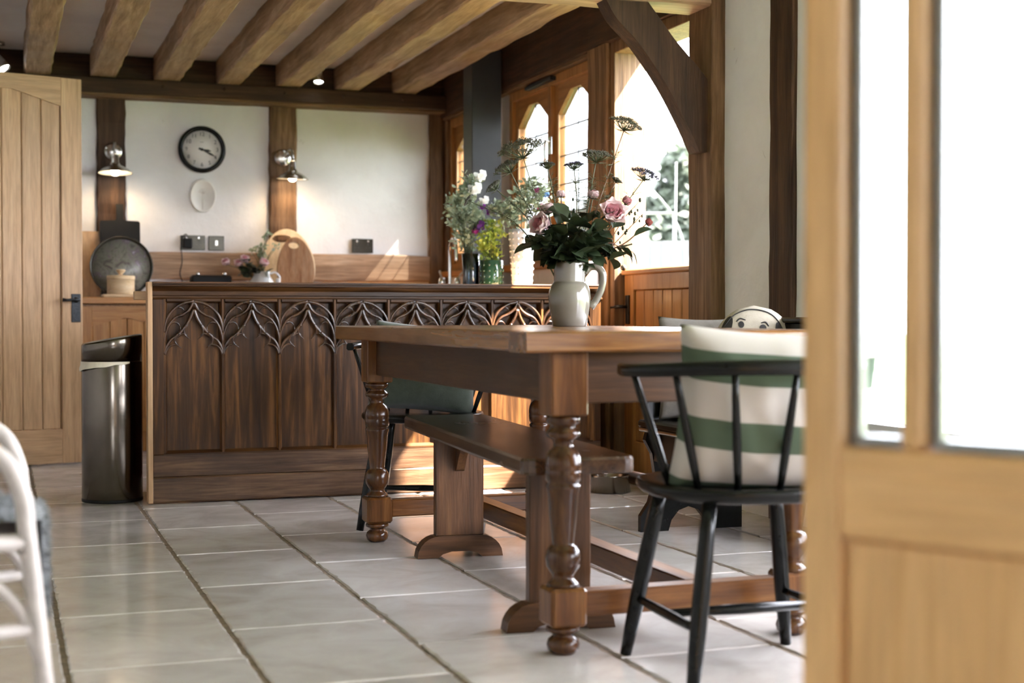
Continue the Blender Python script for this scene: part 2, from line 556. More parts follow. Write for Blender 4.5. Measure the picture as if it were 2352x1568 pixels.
def link(name, me, parent=None, loc=(0, 0, 0), rot=None):
    o = bpy.data.objects.new(name, me)
    C.objects.link(o)
    o.location = loc
    if rot is not None:
        o.rotation_euler = rot
    o.parent = parent
    return o


def tag(o, label=None, cat=None, group=None, kind=None):
    if label: o['label'] = label
    if cat: o['category'] = cat
    if group: o['group'] = group
    if kind: o['kind'] = kind
    return o


def thing(name, label, cat, loc=(0, 0, 0), rz=0, group=None):
    o = bpy.data.objects.new(name, None)
    C.objects.link(o)
    o.location = loc
    o.rotation_euler = (0, 0, rz)
    o.empty_display_size = 0.1
    return tag(o, label, cat, group)


def struct(name, loc=(0, 0, 0), rz=0, label=None):
    o = bpy.data.objects.new(name, None)
    C.objects.link(o)
    o.location = loc
    o.rotation_euler = (0, 0, rz)
    return tag(o, label, None, None, 'structure')


def part(name, mb, mat, parent, local=False):
    """mb in world coordinates (or in the parent's own frame when local) becomes a child of parent"""
    if not local and parent is not None:
        w = world_loc(parent)
        mb.v = [p - w for p in mb.v]
    # origin at the piece itself so that the grain differs from piece to piece
    if mb.v:
        c = Vector((sum(p.x for p in mb.v), sum(p.y for p in mb.v), sum(p.z for p in mb.v))) / len(mb.v)
        mb.v = [p - c for p in mb.v]
    else:
        c = Vector()
    return link(name, mb.mesh(name, mat), parent, c)


def solo(name, mb, mat, label, cat, base, group=None):
    """a thing that is one mesh; mb in world coordinates, origin at base"""
    b = Vector(base)
    mb.v = [p - b for p in mb.v]
    return tag(link(name, mb.mesh(name, mat), None, b), label, cat, group)


def B(*a, **k):
    return MB().box(*a, **k)


def spline(pts, n=8):
    pts = [Vector(p) for p in pts]
    P = [pts[0] * 2 - pts[1]] + pts + [pts[-1] * 2 - pts[-2]]
    out = []
    for i in range(1, len(P) - 2):
        a, b, c, d = P[i - 1], P[i], P[i + 1], P[i + 2]
        for k in range(n):
            t = k / n
            out.append(0.5 * (2 * b + (c - a) * t + (2 * a - 5 * b + 4 * c - d) * t * t + (3 * b - a - 3 * c + d) * t ** 3))
    out.append(pts[-1])
    return out


def copy_tree(o, parent=None):
    c = o.copy()
    C.objects.link(c)
    c.parent = parent
    for ch in list(o.children):
        copy_tree(ch, c)
    return c


def text_mesh(txt, size, depth=0.0005):
    cu = bpy.data.curves.new('t', 'FONT')
    cu.body = txt; cu.size = size; cu.align_x = 'CENTER'; cu.align_y = 'CENTER'; cu.extrude = depth; cu.resolution_u = 3
    ob = bpy.data.objects.new('t', cu)
    C.objects.link(ob)
    bpy.context.view_layer.update()
    me = bpy.data.meshes.new_from_object(ob.evaluated_get(bpy.context.evaluated_depsgraph_get()))
    C.objects.unlink(ob); bpy.data.objects.remove(ob)
    return me


# ================================================================ SETTING
XW = 2.87      # plaster face of the right-hand wall
XT = 2.81      # face of its timbers
YB = 9.30      # plaster face of the back wall

# ---- floor: limestone slabs in running bond, each a piece
floor = struct('floor', label='pale limestone slab floor in running bond')
part('grout_bed', B(-2.7, 3.3, -4.1, 9.4, -0.08, -0.005, b=0.001), 'grout', floor)
PX, PY = 0.4085, 0.603
tile_meshes = []
for k in range(8):
    R = random.Random(100 + k)
    w, l = PX / 2 - 0.0058, PY / 2 - 0.0028
    edge = []
    nL, nW = 22, 14
    for i in range(nL): edge.append((w, -l + 2 * l * i / nL, 1, 0))
    for i in range(nW): edge.append((w - 2 * w * i / nW, l, 0, 1))
    for i in range(nL): edge.append((-w, l - 2 * l * i / nL, -1, 0))
    for i in range(nW): edge.append((-w + 2 * w * i / nW, -l, 0, -1))
    outer, inner, low = [], [], []
    for x, y, nx, ny in edge:
        j = abs(R.gauss(0, 0.0016)); j2 = 0.003 + abs(R.gauss(0, 0.0028))
        low.append((x - nx * j * .3, y - ny * j * .3, -0.03))
        outer.append((x - nx * j, y - ny * j, -0.003 - abs(R.gauss(0, 0.0008))))
        inner.append((x - nx * (j + j2), y - ny * (j + j2), 0.0))
    mb = MB()
    core = [(x * (1 - .04 / w), y * (1 - .04 / l), 0.0) for x, y, nx, ny in edge]
    mb.rings([low, outer, inner, core], False, False)
    n = len(edge)
    mb.f.append((3 * n, 3 * n + nL, 3 * n + nL + nW, 3 * n + 2 * nL + nW)); mb.sm.append(False)
    tile_meshes.append(mb.mesh('floor_tile', 'tile'))
for ci in range(-6, 8):
    cx = 0.134 + PX * (ci - 0.5)
    if cx > 3.05:
        continue
    off = 3.336 if ci % 2 else 3.639
    for ri in range(-12, 11):
        cyy = off + PY * (ri + 0.5)
        if cyy < -3.8 or cyy > 9.4:
            continue
        o = link('floor_tile', RND.choice(tile_meshes), floor, (cx, cyy, RND.uniform(-0.0012, 0)), (RND.uniform(-.001, .001), RND.uniform(-.001, .001), RND.choice((0, pi))))

# ---- back wall
wb = struct('wall_back', label='white plastered timber frame wall')
mb = MB().grid(lambda u, v: Vector((-2.7 + 5.8 * u, YB + 0.004 * noise.noise(Vector((u * 9, v * 6, 3))), -0.05 + 2.6 * v)), 60, 40)
mb.box(-2.7, 3.1, YB + 0.012, YB + 0.15, -0.05, 2.55)
part('plaster', mb, 'plaster', wb)
for i, (a, b2) in enumerate(((0.567, 0.742), (1.648, 1.829), (2.735, 2.838))):
    part('stud', MB().beam('z', 1.19 if i < 2 else 0.9, 2.2, a, b2, YB - 0.03, YB + 0.02, 16, 0.004, 0.008, 40 + i), 'darkbeam_z' if i < 1 else 'beam_z', wb)
part('mid_rail', MB().beam('x', -2.6, 2.735, YB - 0.028, YB + 0.02, 1.03, 1.208, 24, 0.005, 0.008, 50), 'joist_x', wb)
wp = part('wall_plate', MB().beam('x', -2.6, 2.84, 9.135, YB + 0.02, 2.177, 2.272, 26, 0.003, 0.006, 51), 'darkbeam_x', wb)
part('plate_ledge', MB().beam('x', -2.6, 2.84, 9.15, YB + 0.01, 2.16, 2.179, 26, 0.002, 0.003, 52), 'beam_x', wb)
part('upper_plate', MB().beam('x', -2.6, 2.84, 9.20, YB + 0.02, 2.27, 2.44, 20, 0.003, 0.006, 53), 'darkbeam_x', wb)
for x in (375, 516, 655, 790, 925):
    p = at(x, 212, 9.132)
    part('peg', MB().lathe([(0.001, -0.006), (0.011, -0.004), (0.013, 0.008)], seg=10).xf(Matrix.Translation((p.x, 9.134, 2.232)) @ Matrix.Rotation(radians(90), 4, 'X') @ Matrix.Scale(-1, 4, (0, 0, 1))), 'darkbeam_x', wb)

# ---- ceiling with joists
ce = struct('ceiling', label='white ceiling between oak joists')
part('plaster', B(-2.7, 3.05, -4.1, 9.4, 2.42, 2.5), 'plaster', ce)
for i in range(-6, 7):
    x0 = 0.136 + 0.3858 * i
    part('joist', MB().beam('y', 5.42, 9.26, x0, x0 + 0.155 + RND.uniform(-.006, .008), 2.274, 2.43, 30, 0.0045, 0.010, 60 + i), 'joist_y', ce)

# ---- tie beam with its brace
tb = struct('trim_1', label='oak tie beam with curved brace')
part('tie_beam', MB().beam('x', -2.6, 2.86, 5.36, 5.57, 2.10, 2.40, 26, 0.004, 0.010, 80), 'joist_x', tb)
low = spline([(2.34, 0, 2.105), (2.39, 0, 2.025), (2.493, 0, 1.926), (2.613, 0, 1.771), (2.704, 0, 1.621), (2.772, 0, 1.491)], 5)
hi = [Vector(p) for p in ((2.815, 0, 1.79), (2.76, 0, 1.85), (2.65, 0, 1.96), (2.53, 0, 2.105))]
poly = [(p.x, p.z) for p in low] + [(2.815, 1.49)] + [(p.x, p.z) for p in hi]
part('brace', MB().prism(poly, 'y', 5.385, 5.485), 'darkbeam_z', tb)

# ---- right-hand wall: plaster panels, posts, header
wr = struct('wall_right', label='plastered timber frame wall with windows and stable door')


def rwall(y0, y1, z0, z1):
    mb = MB().grid(lambda u, v: Vector((XW + 0.004 * noise.noise(Vector(((y0 + (y1 - y0) * u) * 3, (z0 + (z1 - z0) * v) * 3, 7))), y0 + (y1 - y0) * u, z0 + (z1 - z0) * v)), 14, 30)
    mb.box(XW + 0.008, XW + 0.12, y0, y1, z0, z1)
    part('plaster', mb, 'plaster', wr)


rwall(4.64, 5.40, -0.02, 2.44)
rwall(-4.1, 0.75, -0.02, 2.44)
rwall(0.75, 4.64, 2.14, 2.44)
rwall(0.75, 4.64, -0.02, 0.42)
rwall(6.60, 9.42, -0.02, 1.08)
rwall(8.05, 8.42, 1.08, 2.44)
rwall(5.40, 9.42, 2.30, 2.44)
part('post', MB().beam('z', 0, 2.43, XT, 2.96, 5.345, 5.565, 22, 0.003, 0.008, 90), 'beam_z', wr)
part('post', MB().beam('z', 0, 2.142, XT, 2.96, 6.45, 6.70, 22, 0.003, 0.008, 91), 'beam_z', wr)
part('stud', MB().beam('z', 0, 2.43, XW - 0.02, 2.96, 4.77, 4.945, 22, 0.003, 0.006, 92), 'darkbeam_z', wr)
part('corner_post', MB().beam('z', 0.9, 2.2, 2.838, 2.95, 9.22, 9.36, 14, 0.003, 0.006, 93), 'beam_z', wr)
part('header', MB().beam('y', 5.56, 9.32, XT, 2.96, 2.142, 2.42, 30, 0.003, 0.006, 94), 'darkbeam_y', wr)
part('header_bead', MB().beam('y', 6.70, 9.30, XT + 0.015, 2.92, 2.122, 2.144, 30, 0.001, 0.003, 95), 'beam_y', wr)
# small opening trim of the wide garden doorway beyond the open door
part('door_jamb', B(XW + 0.01, 3.0, 4.60, 4.645, 0, 2.16), 'white', wr)
part('door_jamb', B(XW - 0.02, 3.0, 0.74, 0.80, 0, 2.16), 'honey_z', wr)
part('door_head', B(XW - 0.02, 3.0, 0.80, 4.60, 2.1, 2.16), 'honey_y', wr)
# ---- left and front walls of the room (behind and beside the camera), with their openings
wl = struct('wall_left', label='white plaster wall')
part('plaster', B(-2.72, -2.6, -4.1, 9.4, -0.02, 2.44), 'plaster', wl)
wf = struct('wall_front', label='white plaster wall with a window opening')
for a, b2, z0, z1 in ((-2.7, -0.4, -.02, 2.44), (0.75, 3.1, -.02, 2.44), (-0.4, 0.75, -.02, 0.9), (-0.4, 0.75, 2.2, 2.44)):
    part('plaster', B(a, b2, -4.1, -3.98, z0, z1), 'plaster', wf)
wn = struct('wall_near', label='plaster partition that carries the open glazed door')
part('plaster', B(1.33, XW, 0.52, 0.62, -0.02, 2.42), 'plaster', wn)
part('door_jamb', B(1.27, 1.33, 0.50, 0.64, -0.02, 2.42), 'honey_z', wn)

# ---- windows
def casement_window(name, y0, y1, z0, z1, leaves, label, tops=0.22):
    """frame in the right-hand wall; each leaf: arched head rail, stiles, glass with lead"""
    w = struct(name, (2.9, (y0 + y1) / 2, z0), label=label)
    X0, X1 = 2.865, 2.95
    part('window_frame', MB().box(X0, X1, y0, y0 + 0.05, z0, z1).box(X0, X1, y1 - 0.05, y1, z0, z1).box(X0, X1, y0 + .05, y1 - .05, z1 - 0.055, z1).box(X0, X1, y0 + .05, y1 - .05, z0, z0 + 0.05), 'honey_z', w)
    part('window_sill', B(XW - 0.06, 2.96, y0 - 0.03, y1 + 0.03, z0 - 0.04, z0, b=0.006), 'honey_y', w)
    yy = y0 + 0.05
    ww = (y1 - y0 - 0.1 - 0.05 * (leaves - 1)) / leaves
    for i in range(leaves):
        a, b2 = yy, yy + ww
        yy = b2 + 0.05
        if i < leaves - 1:
            part('mullion', B(X0 - 0.004, X1, b2, b2 + 0.05, z0 + .05, z1 - .055), 'honey_z', w)
        t, bt = z1 - 0.055, z0 + 0.05
        st = 0.042
        xa, xb = 2.888, 2.932
        cs = part('casement', MB().box(xa, xb, a, a + st, bt, t).box(xa, xb, b2 - st, b2, bt, t).box(xa, xb, a + st, b2 - st, bt, bt + 0.06), 'honey_z', w)
        p0, p1, ph, pt = a + st, b2 - st, t - 0.165, t - 0.05
        cx = (p1 - p0) * 0.36
        poly = [(p0, t), (p0, ph), (p0 + cx, pt), (p1 - cx, pt), (p1, ph), (p1, t)]
        part('arched_head', MB().prism(poly, 'x', xa, xb), 'honey_y', cs)
        gz = bt + 0.06
        part('pane', MB().prism([(p0, gz), (p1, gz), (p1, ph), (p1 - cx, pt), (p0 + cx, pt), (p0, ph)], 'x', 2.908, 2.912), 'glass', cs)
        lm = MB()
        mid = (p0 + p1) / 2
        lm.tube([(2.906, mid, gz), (2.906, mid, pt)], 0.0035, 6)
        for q in range(1, 5):
            z = gz + (ph + 0.02 - gz) * q / 4.6
            lm.tube([(2.906, p0, z), (2.906, p1, z)], 0.0042, 6)
        part('lead_came', lm, 'lead', cs)
        # inner bead
        part('glazing_bead', MB().box(xa - .004, xa + .006, p0, p0 + .01, gz, ph).box(xa - .004, xa + .006, p1 - .01, p1, gz, ph).box(xa - .004, xa + .006, p0 + .01, p1 - .01, gz, gz + .01), 'oak_z', cs)
    return w


w1 = casement_window('window_1', 6.70, 8.03, 1.10, 2.125, 2, 'oak casement window with arched heads and leaded glass')
hm = MB().box(2.858, 2.868, 7.33, 7.375, 1.69, 1.79, b=.003)
hm.tube(spline([(2.858, 7.352, 1.765), (2.835, 7.352, 1.76), (2.83, 7.352, 1.72), (2.832, 7.352, 1.66)], 5), [0.008] * 16, 8)
hm.ball((2.832, 7.352, 1.655), 0.011)
part('window_catch', hm, 'chrome', w1)
part('window_stay', B(2.83, 2.865, 7.27, 7.68, 2.09, 2.112), 'iron', w1)
casement_window('window_2', 8.42, 9.24, 1.10, 2.125, 1, 'narrow oak casement window beside the corner')

# ---- stable door: lower leaf closed, the upper half open to the garden
sd = struct('door_1', (2.9, 6.0, 0), label='oak stable door with its upper half open')
YA, YZ = 5.566, 6.45
sf = MB().box(2.83, 3.0, 6.405, 6.452, 0.0, 2.142).box(2.83, 3.0, 5.565, 5.60, 0.0, 2.142).box(2.83, 3.0, 5.60, 6.405, 2.085, 2.142)
part('door_frame', sf, 'beam_z', sd)
part('threshold', B(2.82, 3.02, 5.60, 6.405, -0.004, 0.035), 'darkbeam_y', sd)
lf = part('lower_leaf', MB().box(2.885, 2.935, 6.30, 6.402, 0.045, 1.0).box(2.885, 2.935, 5.603, 5.70, 0.045, 1.0).box(2.885, 2.935, 5.70, 6.30, 0.925, 1.0).box(2.885, 2.935, 5.70, 6.30, 0.045, 0.19), 'honey_z', sd)
part('ledge', B(2.865, 2.95, 5.603, 6.402, 1.0, 1.025, b=.005), 'honey_y', lf)
for i in range(6):
    a = 5.70 + 0.1 * i
    part('board', B(2.898, 2.922, a + 0.0015, a + 0.0985, 0.19, 0.925, b=0.006), 'honey_z', lf)
hm = MB().box(2.874, 2.886, 6.335, 6.372, 0.76, 0.90, b=.002)
hm.tube([(2.874, 6.353, 0.845), (2.84, 6.353, 0.845), (2.835, 6.36, 0.845), (2.833, 6.45, 0.84)], [.008, .008, .009, .006], 8)
part('lever_handle', hm, 'iron', lf)
part('bolt_knob', MB().ball((2.86, 6.36, 1.035), 0.016, 10, 6), 'brass', lf)

# ---- left oak door standing open (ledged boards in a frame)
d2 = struct('door_2', (0.414, 8.032, 0), radians(14.4), 'pale oak boarded door standing ajar')
DT, DZ0, DZ1, DW = 0.045, 0.008, 2.075, 0.84


def dpart(name, mb, mat, par=d2):
    return part(name, mb, mat, par, True)


dpart('stile', B(-0.112, 0, 0, DT, DZ0, DZ1), 'oak_z')
dpart('stile', B(-DW, -DW + 0.112, 0, DT, DZ0, DZ1), 'oak_z')
dpart('bottom_rail', B(-DW + .112, -0.112, 0, DT, DZ0, 0.192), 'oak_x')
za, zb = 1.922, 1.995
poly = [(-0.112, za), (-0.112, DZ1), (-DW + .112, DZ1), (-DW + .112, za), (-0.56, zb), (-0.28 - .09, zb)]
dpart('arched_top_rail', MB().prism(poly, 'y', 0, DT), 'oak_x')
x = -0.112
bw = (DW - 0.224) / 6
for i in range(6):
    a = -DW + .112 + bw * i
    top = za + 0.06 if i in (0, 5) else zb + 0.02
    dpart('board', B(a + 0.001, a + bw - 0.001, 0.012, 0.034, 0.19, top, b=0.005), 'oak_z')
hp = dpart('handle_plate', B(-0.062, -0.012, -0.005, 0.0, 0.765, 0.918, b=0.002), 'iron')
hm = MB().lathe([(0.016, 0), (0.014, 0.012), (0.008, 0.02), (0.008, 0.045)], seg=12).xf(Matrix.Translation((-0.037, -0.005, 0.885)) @ Matrix.Rotation(radians(90), 4, 'X'))
hm.tube([(-0.03, -0.045, 0.885), (-0.06, -0.047, 0.887), (-0.10, -0.046, 0.884), (-0.12, -0.04, 0.886)], [.009, .008, .007, .01], 8)
o = link('lever', hm.mesh('lever', 'iron'), hp)
o.location = -hp.location

# ---- glazed oak door leaf standing open in the foreground
fgp = Vector((0.849, 1.398, 0))
ang = atan(3576 / 3267.0) - TH         # leaf runs towards the camera's right
d3 = struct('door_3', fgp, 0, 'open glazed oak door')
d3.rotation_euler = (0, 0, -(radians(90) - ang))
# local +x runs from the free edge to the hinge, -y is the face towards the camera


def fpart(name, mb, mat, par=d3):
    return part(name, mb, mat, par, True)


T = 0.046
fpart('lock_stile', B(0, 0.047, 0, T, 0.012, 2.05, b=0.004), 'fgdoor_z')
fpart('hinge_stile', B(0.80, 0.88, 0, T, 0.012, 2.05, b=0.004), 'fgdoor_z')
fpart('mid_rail', B(0.047, 0.80, 0, T, 0.555, 0.655, b=0.004), 'fgdoor_x')
fpart('bottom_rail', B(0.047, 0.80, 0, T, 0.012, 0.20, b=0.004), 'fgdoor_x')
fpart('top_rail', B(0.047, 0.80, 0, T, 1.95, 2.05, b=0.004), 'fgdoor_x')
fpart('panel', B(0.047, 0.80, 0.012, 0.034, 0.20, 0.555, b=0.006), 'fgdoor_z')
gb = 0.131
fpart('glazing_bar', B(gb - 0.012, gb + 0.012, 0.0, T, 0.655, 1.95, b=0.006), 'fgdoor_z')
gb2 = 0.32
fpart('glazing_bar', B(gb2 + .1 - 0.012, gb2 + .1 + 0.012, 0.0, T, 0.655, 1.95, b=0.006), 'fgdoor_z')
for a, b2 in ((0.047, gb - .012), (gb + .012, gb2 + .088), (gb2 + .112, 0.80)):
    pn = fpart('pane', B(a, b2, 0.021, 0.025, 0.655, 1.95, b=0.0005), 'glass')
    fpart('glazing_bead', MB().box(a, a + .012, .026, .04, .655, 1.95, b=.003).box(b2 - .012, b2, .026, .04, .655, 1.95, b=.003).box(a + .012, b2 - .012, .026, .04, .655, .667, b=.003), 'white')


# ================================================================ LARGE FURNITURE
# ---- peninsula counter faced with carved church panelling
ct = thing('carved_counter', 'dark carved gothic oak panel counter with plain pale end board', 'counter', (1.6, 6.5, 0))
CX0, CX1, CF, CBK = 0.602, 2.668, 6.19, 6.86
PW, P0 = 0.2457, 0.652
part('plinth', MB().beam('x', CX0, CX1, CF - 0.012, 6.24, 0.004, 0.113, 30, 0.0015, 0.006, 110), 'churchworn_x', ct)
part('bottom_rail', B(CX0, CX1, CF, 6.24, 0.113, 0.208, b=0.003), 'churchworn_x', ct)
ms = MB()
ms.prism([(6.24, .205), (CF - .001, .205), (CF - .001, .212), (6.214, .226), (6.24, .226)], 'x', CX0 + .045, CX1 - .04)
part('sill_moulding', ms, 'church_x', ct)
part('end_stile', B(CX0, P0 - 0.002, CF, 6.24, 0.208, 0.872, b=0.003), 'church_z', ct)
part('end_stile', B(P0 + 8 * PW + 0.002, CX1, CF, 6.24, 0.208, 0.872, b=0.003), 'church_z', ct)
# cornice: profile in (y, z)
prof = [(6.30, .872), (CF + .002, .872), (CF - .006, .878), (CF - .006, .884), (CF + .008, .888), (CF + .008, .905), (CF - .004, .914), (CF - .02, .925), (CF - .028, .927), (CF - .028, .931), (CF - .02, .934), (CF - .02, .938), (6.30, .938)]
part('cornice', MB().prism(prof, 'x', CX0, CX1 + 0.005), 'church_x', ct)
part('cap', B(CX0, CX1 + 0.008, CF - 0.024, 6.31, 0.938, 0.945, b=0.002), 'bench_x', ct)
part('worktop', B(0.80, CX1 + .01, 6.31, CBK, 0.872, 0.905, b=0.004), 'oak_x', ct)
part('carcass', B(0.84, CX1, 6.242, CBK - 0.03, 0.01, 0.872, b=0.002), 'church_z', ct)
part('end_board', B(CX0 - 0.022, CX0 - 0.001, CF - 0.015, 6.245, 0.004, 0.944, b=0.002), 'oak_z', ct)
part('side_batten', B(CX0 - 0.07, CX0 + 0.02, 6.2455, 6.29, 0.868, 0.905, b=0.003), 'oak_x', ct)


def trc(x, y, Yd=CF + 0.004):
    return Vector(((x - 445) / 560 * PW, Yd, 0.8655 - (y - 230) * 0.000415))


ribs = [
    ([(164, 560), (172, 480), (205, 385), (270, 308), (350, 258), (445, 236)], .0030, .0062, 0),
    ([(164, 660), (176, 580), (205, 490), (262, 412), (345, 372), (405, 322), (442, 245)], .0030, .0058, 0.001),
    ([(164, 780), (180, 715), (222, 640), (296, 580), (362, 500), (412, 415), (444, 320)], .0034, .0060, 0),
    ([(282, 302), (312, 300), (338, 312), (356, 334)], .0046, .0010, 0.003),
    ([(300, 392), (338, 385), (358, 362), (356, 334)], .0046, .0010, 0.003),
    ([(226, 462), (262, 452), (294, 466), (314, 496)], .0046, .0010, 0.003),
    ([(262, 598), (300, 572), (318, 536), (314, 496)], .0046, .0010, 0.003),
    ([(376, 480), (354, 532), (362, 585), (410, 632)], .0052, .0008, -.002),
    ([(312, 565), (270, 606), (268, 664), (326, 722)], .0056, .0008, -.002),
    ([(284, 600), (318, 578), (352, 572), (380, 590)], .0050, .0020, 0),
    ([(168, 790), (196, 722), (236, 690), (282, 682)], .0042, .0024, 0.001),
]
tr = MB()
for pts, r0, r1, dy in ribs:
    for sgn in (1, -1):
        q = spline([trc(x, y) for x, y in pts], 5)
        q = [Vector((p.x * sgn, p.y + dy, p.z)) for p in q]
        n = len(q)
        st = len(tr.v)
        tr.tube(q, [(r0 + (r1 - r0) * i / (n - 1)) * 1.42 for i in range(n)], 8, True)
tr.tube([trc(445, 228), trc(445, 260), trc(445, 330)], [.007, .0075, .003], 6)
tracery = tr.mesh('tracery', 'carved_z')
# each bay: back board, panel, tracery; mullions between
for i in range(8):
    xc = P0 + PW * (i + 0.5)
    hw = PW / 2 - 0.0125
    cur = [trc(*p) for p in ((180, 700), (222, 640), (296, 580), (362, 500), (412, 415), (444, 320))]
    poly = [(xc - hw, .224), (xc + hw, .224), (xc + hw, cur[0].z)] + [(xc - p.x, p.z) for p in cur] + [(xc + p.x, p.z) for p in reversed(cur[:-1])] + [(xc - hw, cur[0].z)]
    part('panel', MB().prism(poly, 'y', 6.211, 6.232), 'church_z', ct)
    part('tracery_ground', B(xc - hw, xc + hw, 6.2325, 6.2395, 0.62, 0.871, b=0.001), 'church_z', ct)
    o = link('tracery', tracery, ct, Vector((xc, 0, 0)) - world_loc(ct))
    # spandrel frame
    part('top_fillet', MB().prism([(CF, .8725), (CF, .862), (6.216, .855), (6.238, .855), (6.238, .8725)], 'x', xc - PW / 2 + .010, xc + PW / 2 - .010), 'church_x', ct)
for i in range(9):
    xc = P0 + PW * i
    mm = MB()
    w = 0.0125
    mm.prism([(xc - w, 6.238), (xc - w, 6.212), (xc - w * .72, 6.204), (xc - w * .45, 6.200), (xc - w * .35, 6.191), (xc + w * .35, 6.191), (xc + w * .45, 6.200), (xc + w * .72, 6.204), (xc + w, 6.212), (xc + w, 6.238)], 'z', 0.209, 0.8715)
    part('mullion', mm, 'church_z', ct)
o = part('wooden_plug', MB().lathe([(0.001, 0), (0.021, 0.0), (0.0205, 0.004)], seg=20).xf(Matrix.Translation((0.848, 6.2116, 0.345)) @ Matrix.Rotation(radians(-90), 4, 'X')), 'oak_z', ct)
o['label'] = 'round pale wooden plug in the panel'

# ---- dining table
TX0, TX1, TY0, TY1, TZ = 1.13, 1.99, 3.04, 5.03, 0.765
dt = thing('dining_table', 'long oak refectory table on turned legs with H stretcher', 'table', ((TX0 + TX1) / 2, (TY0 + TY1) / 2, 0))
nb = 4
for i in range(nb):
    a, b2 = TX0 + (TX1 - TX0) * i / nb, TX0 + (TX1 - TX0) * (i + 1) / nb
    part('top_plank', MB().beam('y', TY0 + 0.125, TY1 - 0.001, a + .0006, b2 - .0006, TZ - 0.048, TZ, 16, 0.0006, 0.004, 120 + i), 'tabletop_y', dt)
part('end_cleat', MB().beam('x', TX0 - 0.004, TX1 + 0.004, TY0, TY0 + 0.124, TZ - 0.05, TZ, 12, 0.0008, 0.006, 130), 'tabletop_x', dt)
LX, LY = (1.25, 1.87), (3.125, 4.90)
hb = 0.046
for x in LX:
    for y in LY:
        top = MB().box(x - hb, x + hb, y - hb, y + hb, 0.565, TZ - 0.049, b=0.004)
        lg = part('leg', top, 'table_z', dt)
        p = [(.040, .565), (.041, .556), (.0405, .548), (.030, .541), (.029, .537), (.038, .530), (.042, .522), (.038, .513), (.028, .508), (.0235, .498), (.0255, .489),
             (.036, .480), (.0415, .466), (.0435, .452), (.0435, .438), (.0425, .4365), (.0435, .434), (.0425, .412), (.038, .408), (.038, .404), (.042, .400), (.0405, .392), (.0375, .38),
             (.034, .33), (.0285, .285), (.0265, .265), (.0265, .258), (.0325, .255), (.040, .243), (.0425, .226), (.040, .208), (.031, .193), (.025, .185), (.0265, .178), (.036, .169), (.041, .160)]
        tm = MB().lathe([(r, z) for r, z in p], (x, y, 0), 28)
        w = world_loc(lg)
        o = part('turned_shaft', tm, 'turned', lg)
        part('block', B(x - hb, x + hb, y - hb, y + hb, 0.068, 0.160, b=0.008), 'table_z', lg)
        part('bun_foot', MB().lathe([(.036, .068), (.041, .062), (.041, .055), (.030, .050), (.024, .045), (.027, .041), (.036, .034), (.040, .022), (.037, .009), (.028, .0005)], (x, y, 0), 24), 'turned', lg)
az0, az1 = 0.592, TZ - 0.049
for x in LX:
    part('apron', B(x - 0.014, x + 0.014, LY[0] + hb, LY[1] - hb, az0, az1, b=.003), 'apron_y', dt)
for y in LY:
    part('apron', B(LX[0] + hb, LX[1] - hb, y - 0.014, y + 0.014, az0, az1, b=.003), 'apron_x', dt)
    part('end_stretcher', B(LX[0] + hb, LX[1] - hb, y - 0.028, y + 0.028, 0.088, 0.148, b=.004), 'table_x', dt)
part('long_stretcher', B(1.585, 1.645, LY[0] + .028, LY[1] - .028, 0.088, 0.148, b=.004), 'table_y', dt)

# ---- bench pushed under the table
bc, brot = Vector((1.385, 3.95, 0)), atan((1.425 - 1.335) / (4.50 - 3.38))
be = thing('trestle_bench', 'worn dark wooden trestle bench pushed under the table', 'bench', bc, -brot)
outl = []
for (cx, cyy, a0) in ((0.115, 0.765, 0), (-0.115, 0.765, 90), (-0.115, -0.728, 180), (0.115, -0.728, 270)):
    for k in range(4):
        a = radians(a0 + 30 * k)
        outl.append((cx + 0.03 * cos(a), cyy + 0.03 * sin(a)))
sm = MB()
sm.rings([[(x * .985, y * .998, 0.415) for x, y in outl], [(x, y, 0.422) for x, y in outl], [(x, y, 0.448) for x, y in outl], [(x * .97, y * .996, 0.455) for x, y in outl]], True, False)
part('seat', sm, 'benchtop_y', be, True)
for y in (-0.57, 0.565):
    sp = part('support', B(-0.082, 0.082, y - 0.018, y + 0.018, 0.07, 0.415, b=0.003), 'bench_z', be, True)
    arch = [(-0.145, 0)] + [(-0.145 + 0.075 * (1 - cos(radians(a))), 0.072 * sin(radians(a))) for a in range(20, 91, 14)]
    poly = arch + [(-x, z) for x, z in reversed(arch)] + [(0.075, 0), (0.06, 0.012), (0.03, 0.02), (-0.03, 0.02), (-0.06, 0.012), (-0.075, 0)]
    part('foot', MB().prism(poly, 'y', y - 0.03, y + 0.03), 'bench_x', be, True)
    s = 1 if y > 0 else -1
    part('bracket', MB().prism([(y - s * .018, .414), (y - s * .13, .414), (y - s * .11, .38), (y - s * .06, .33), (y - s * .03, .29), (y - s * .018, .285)], 'x', -0.014, 0.014), 'bench_z', be, True)


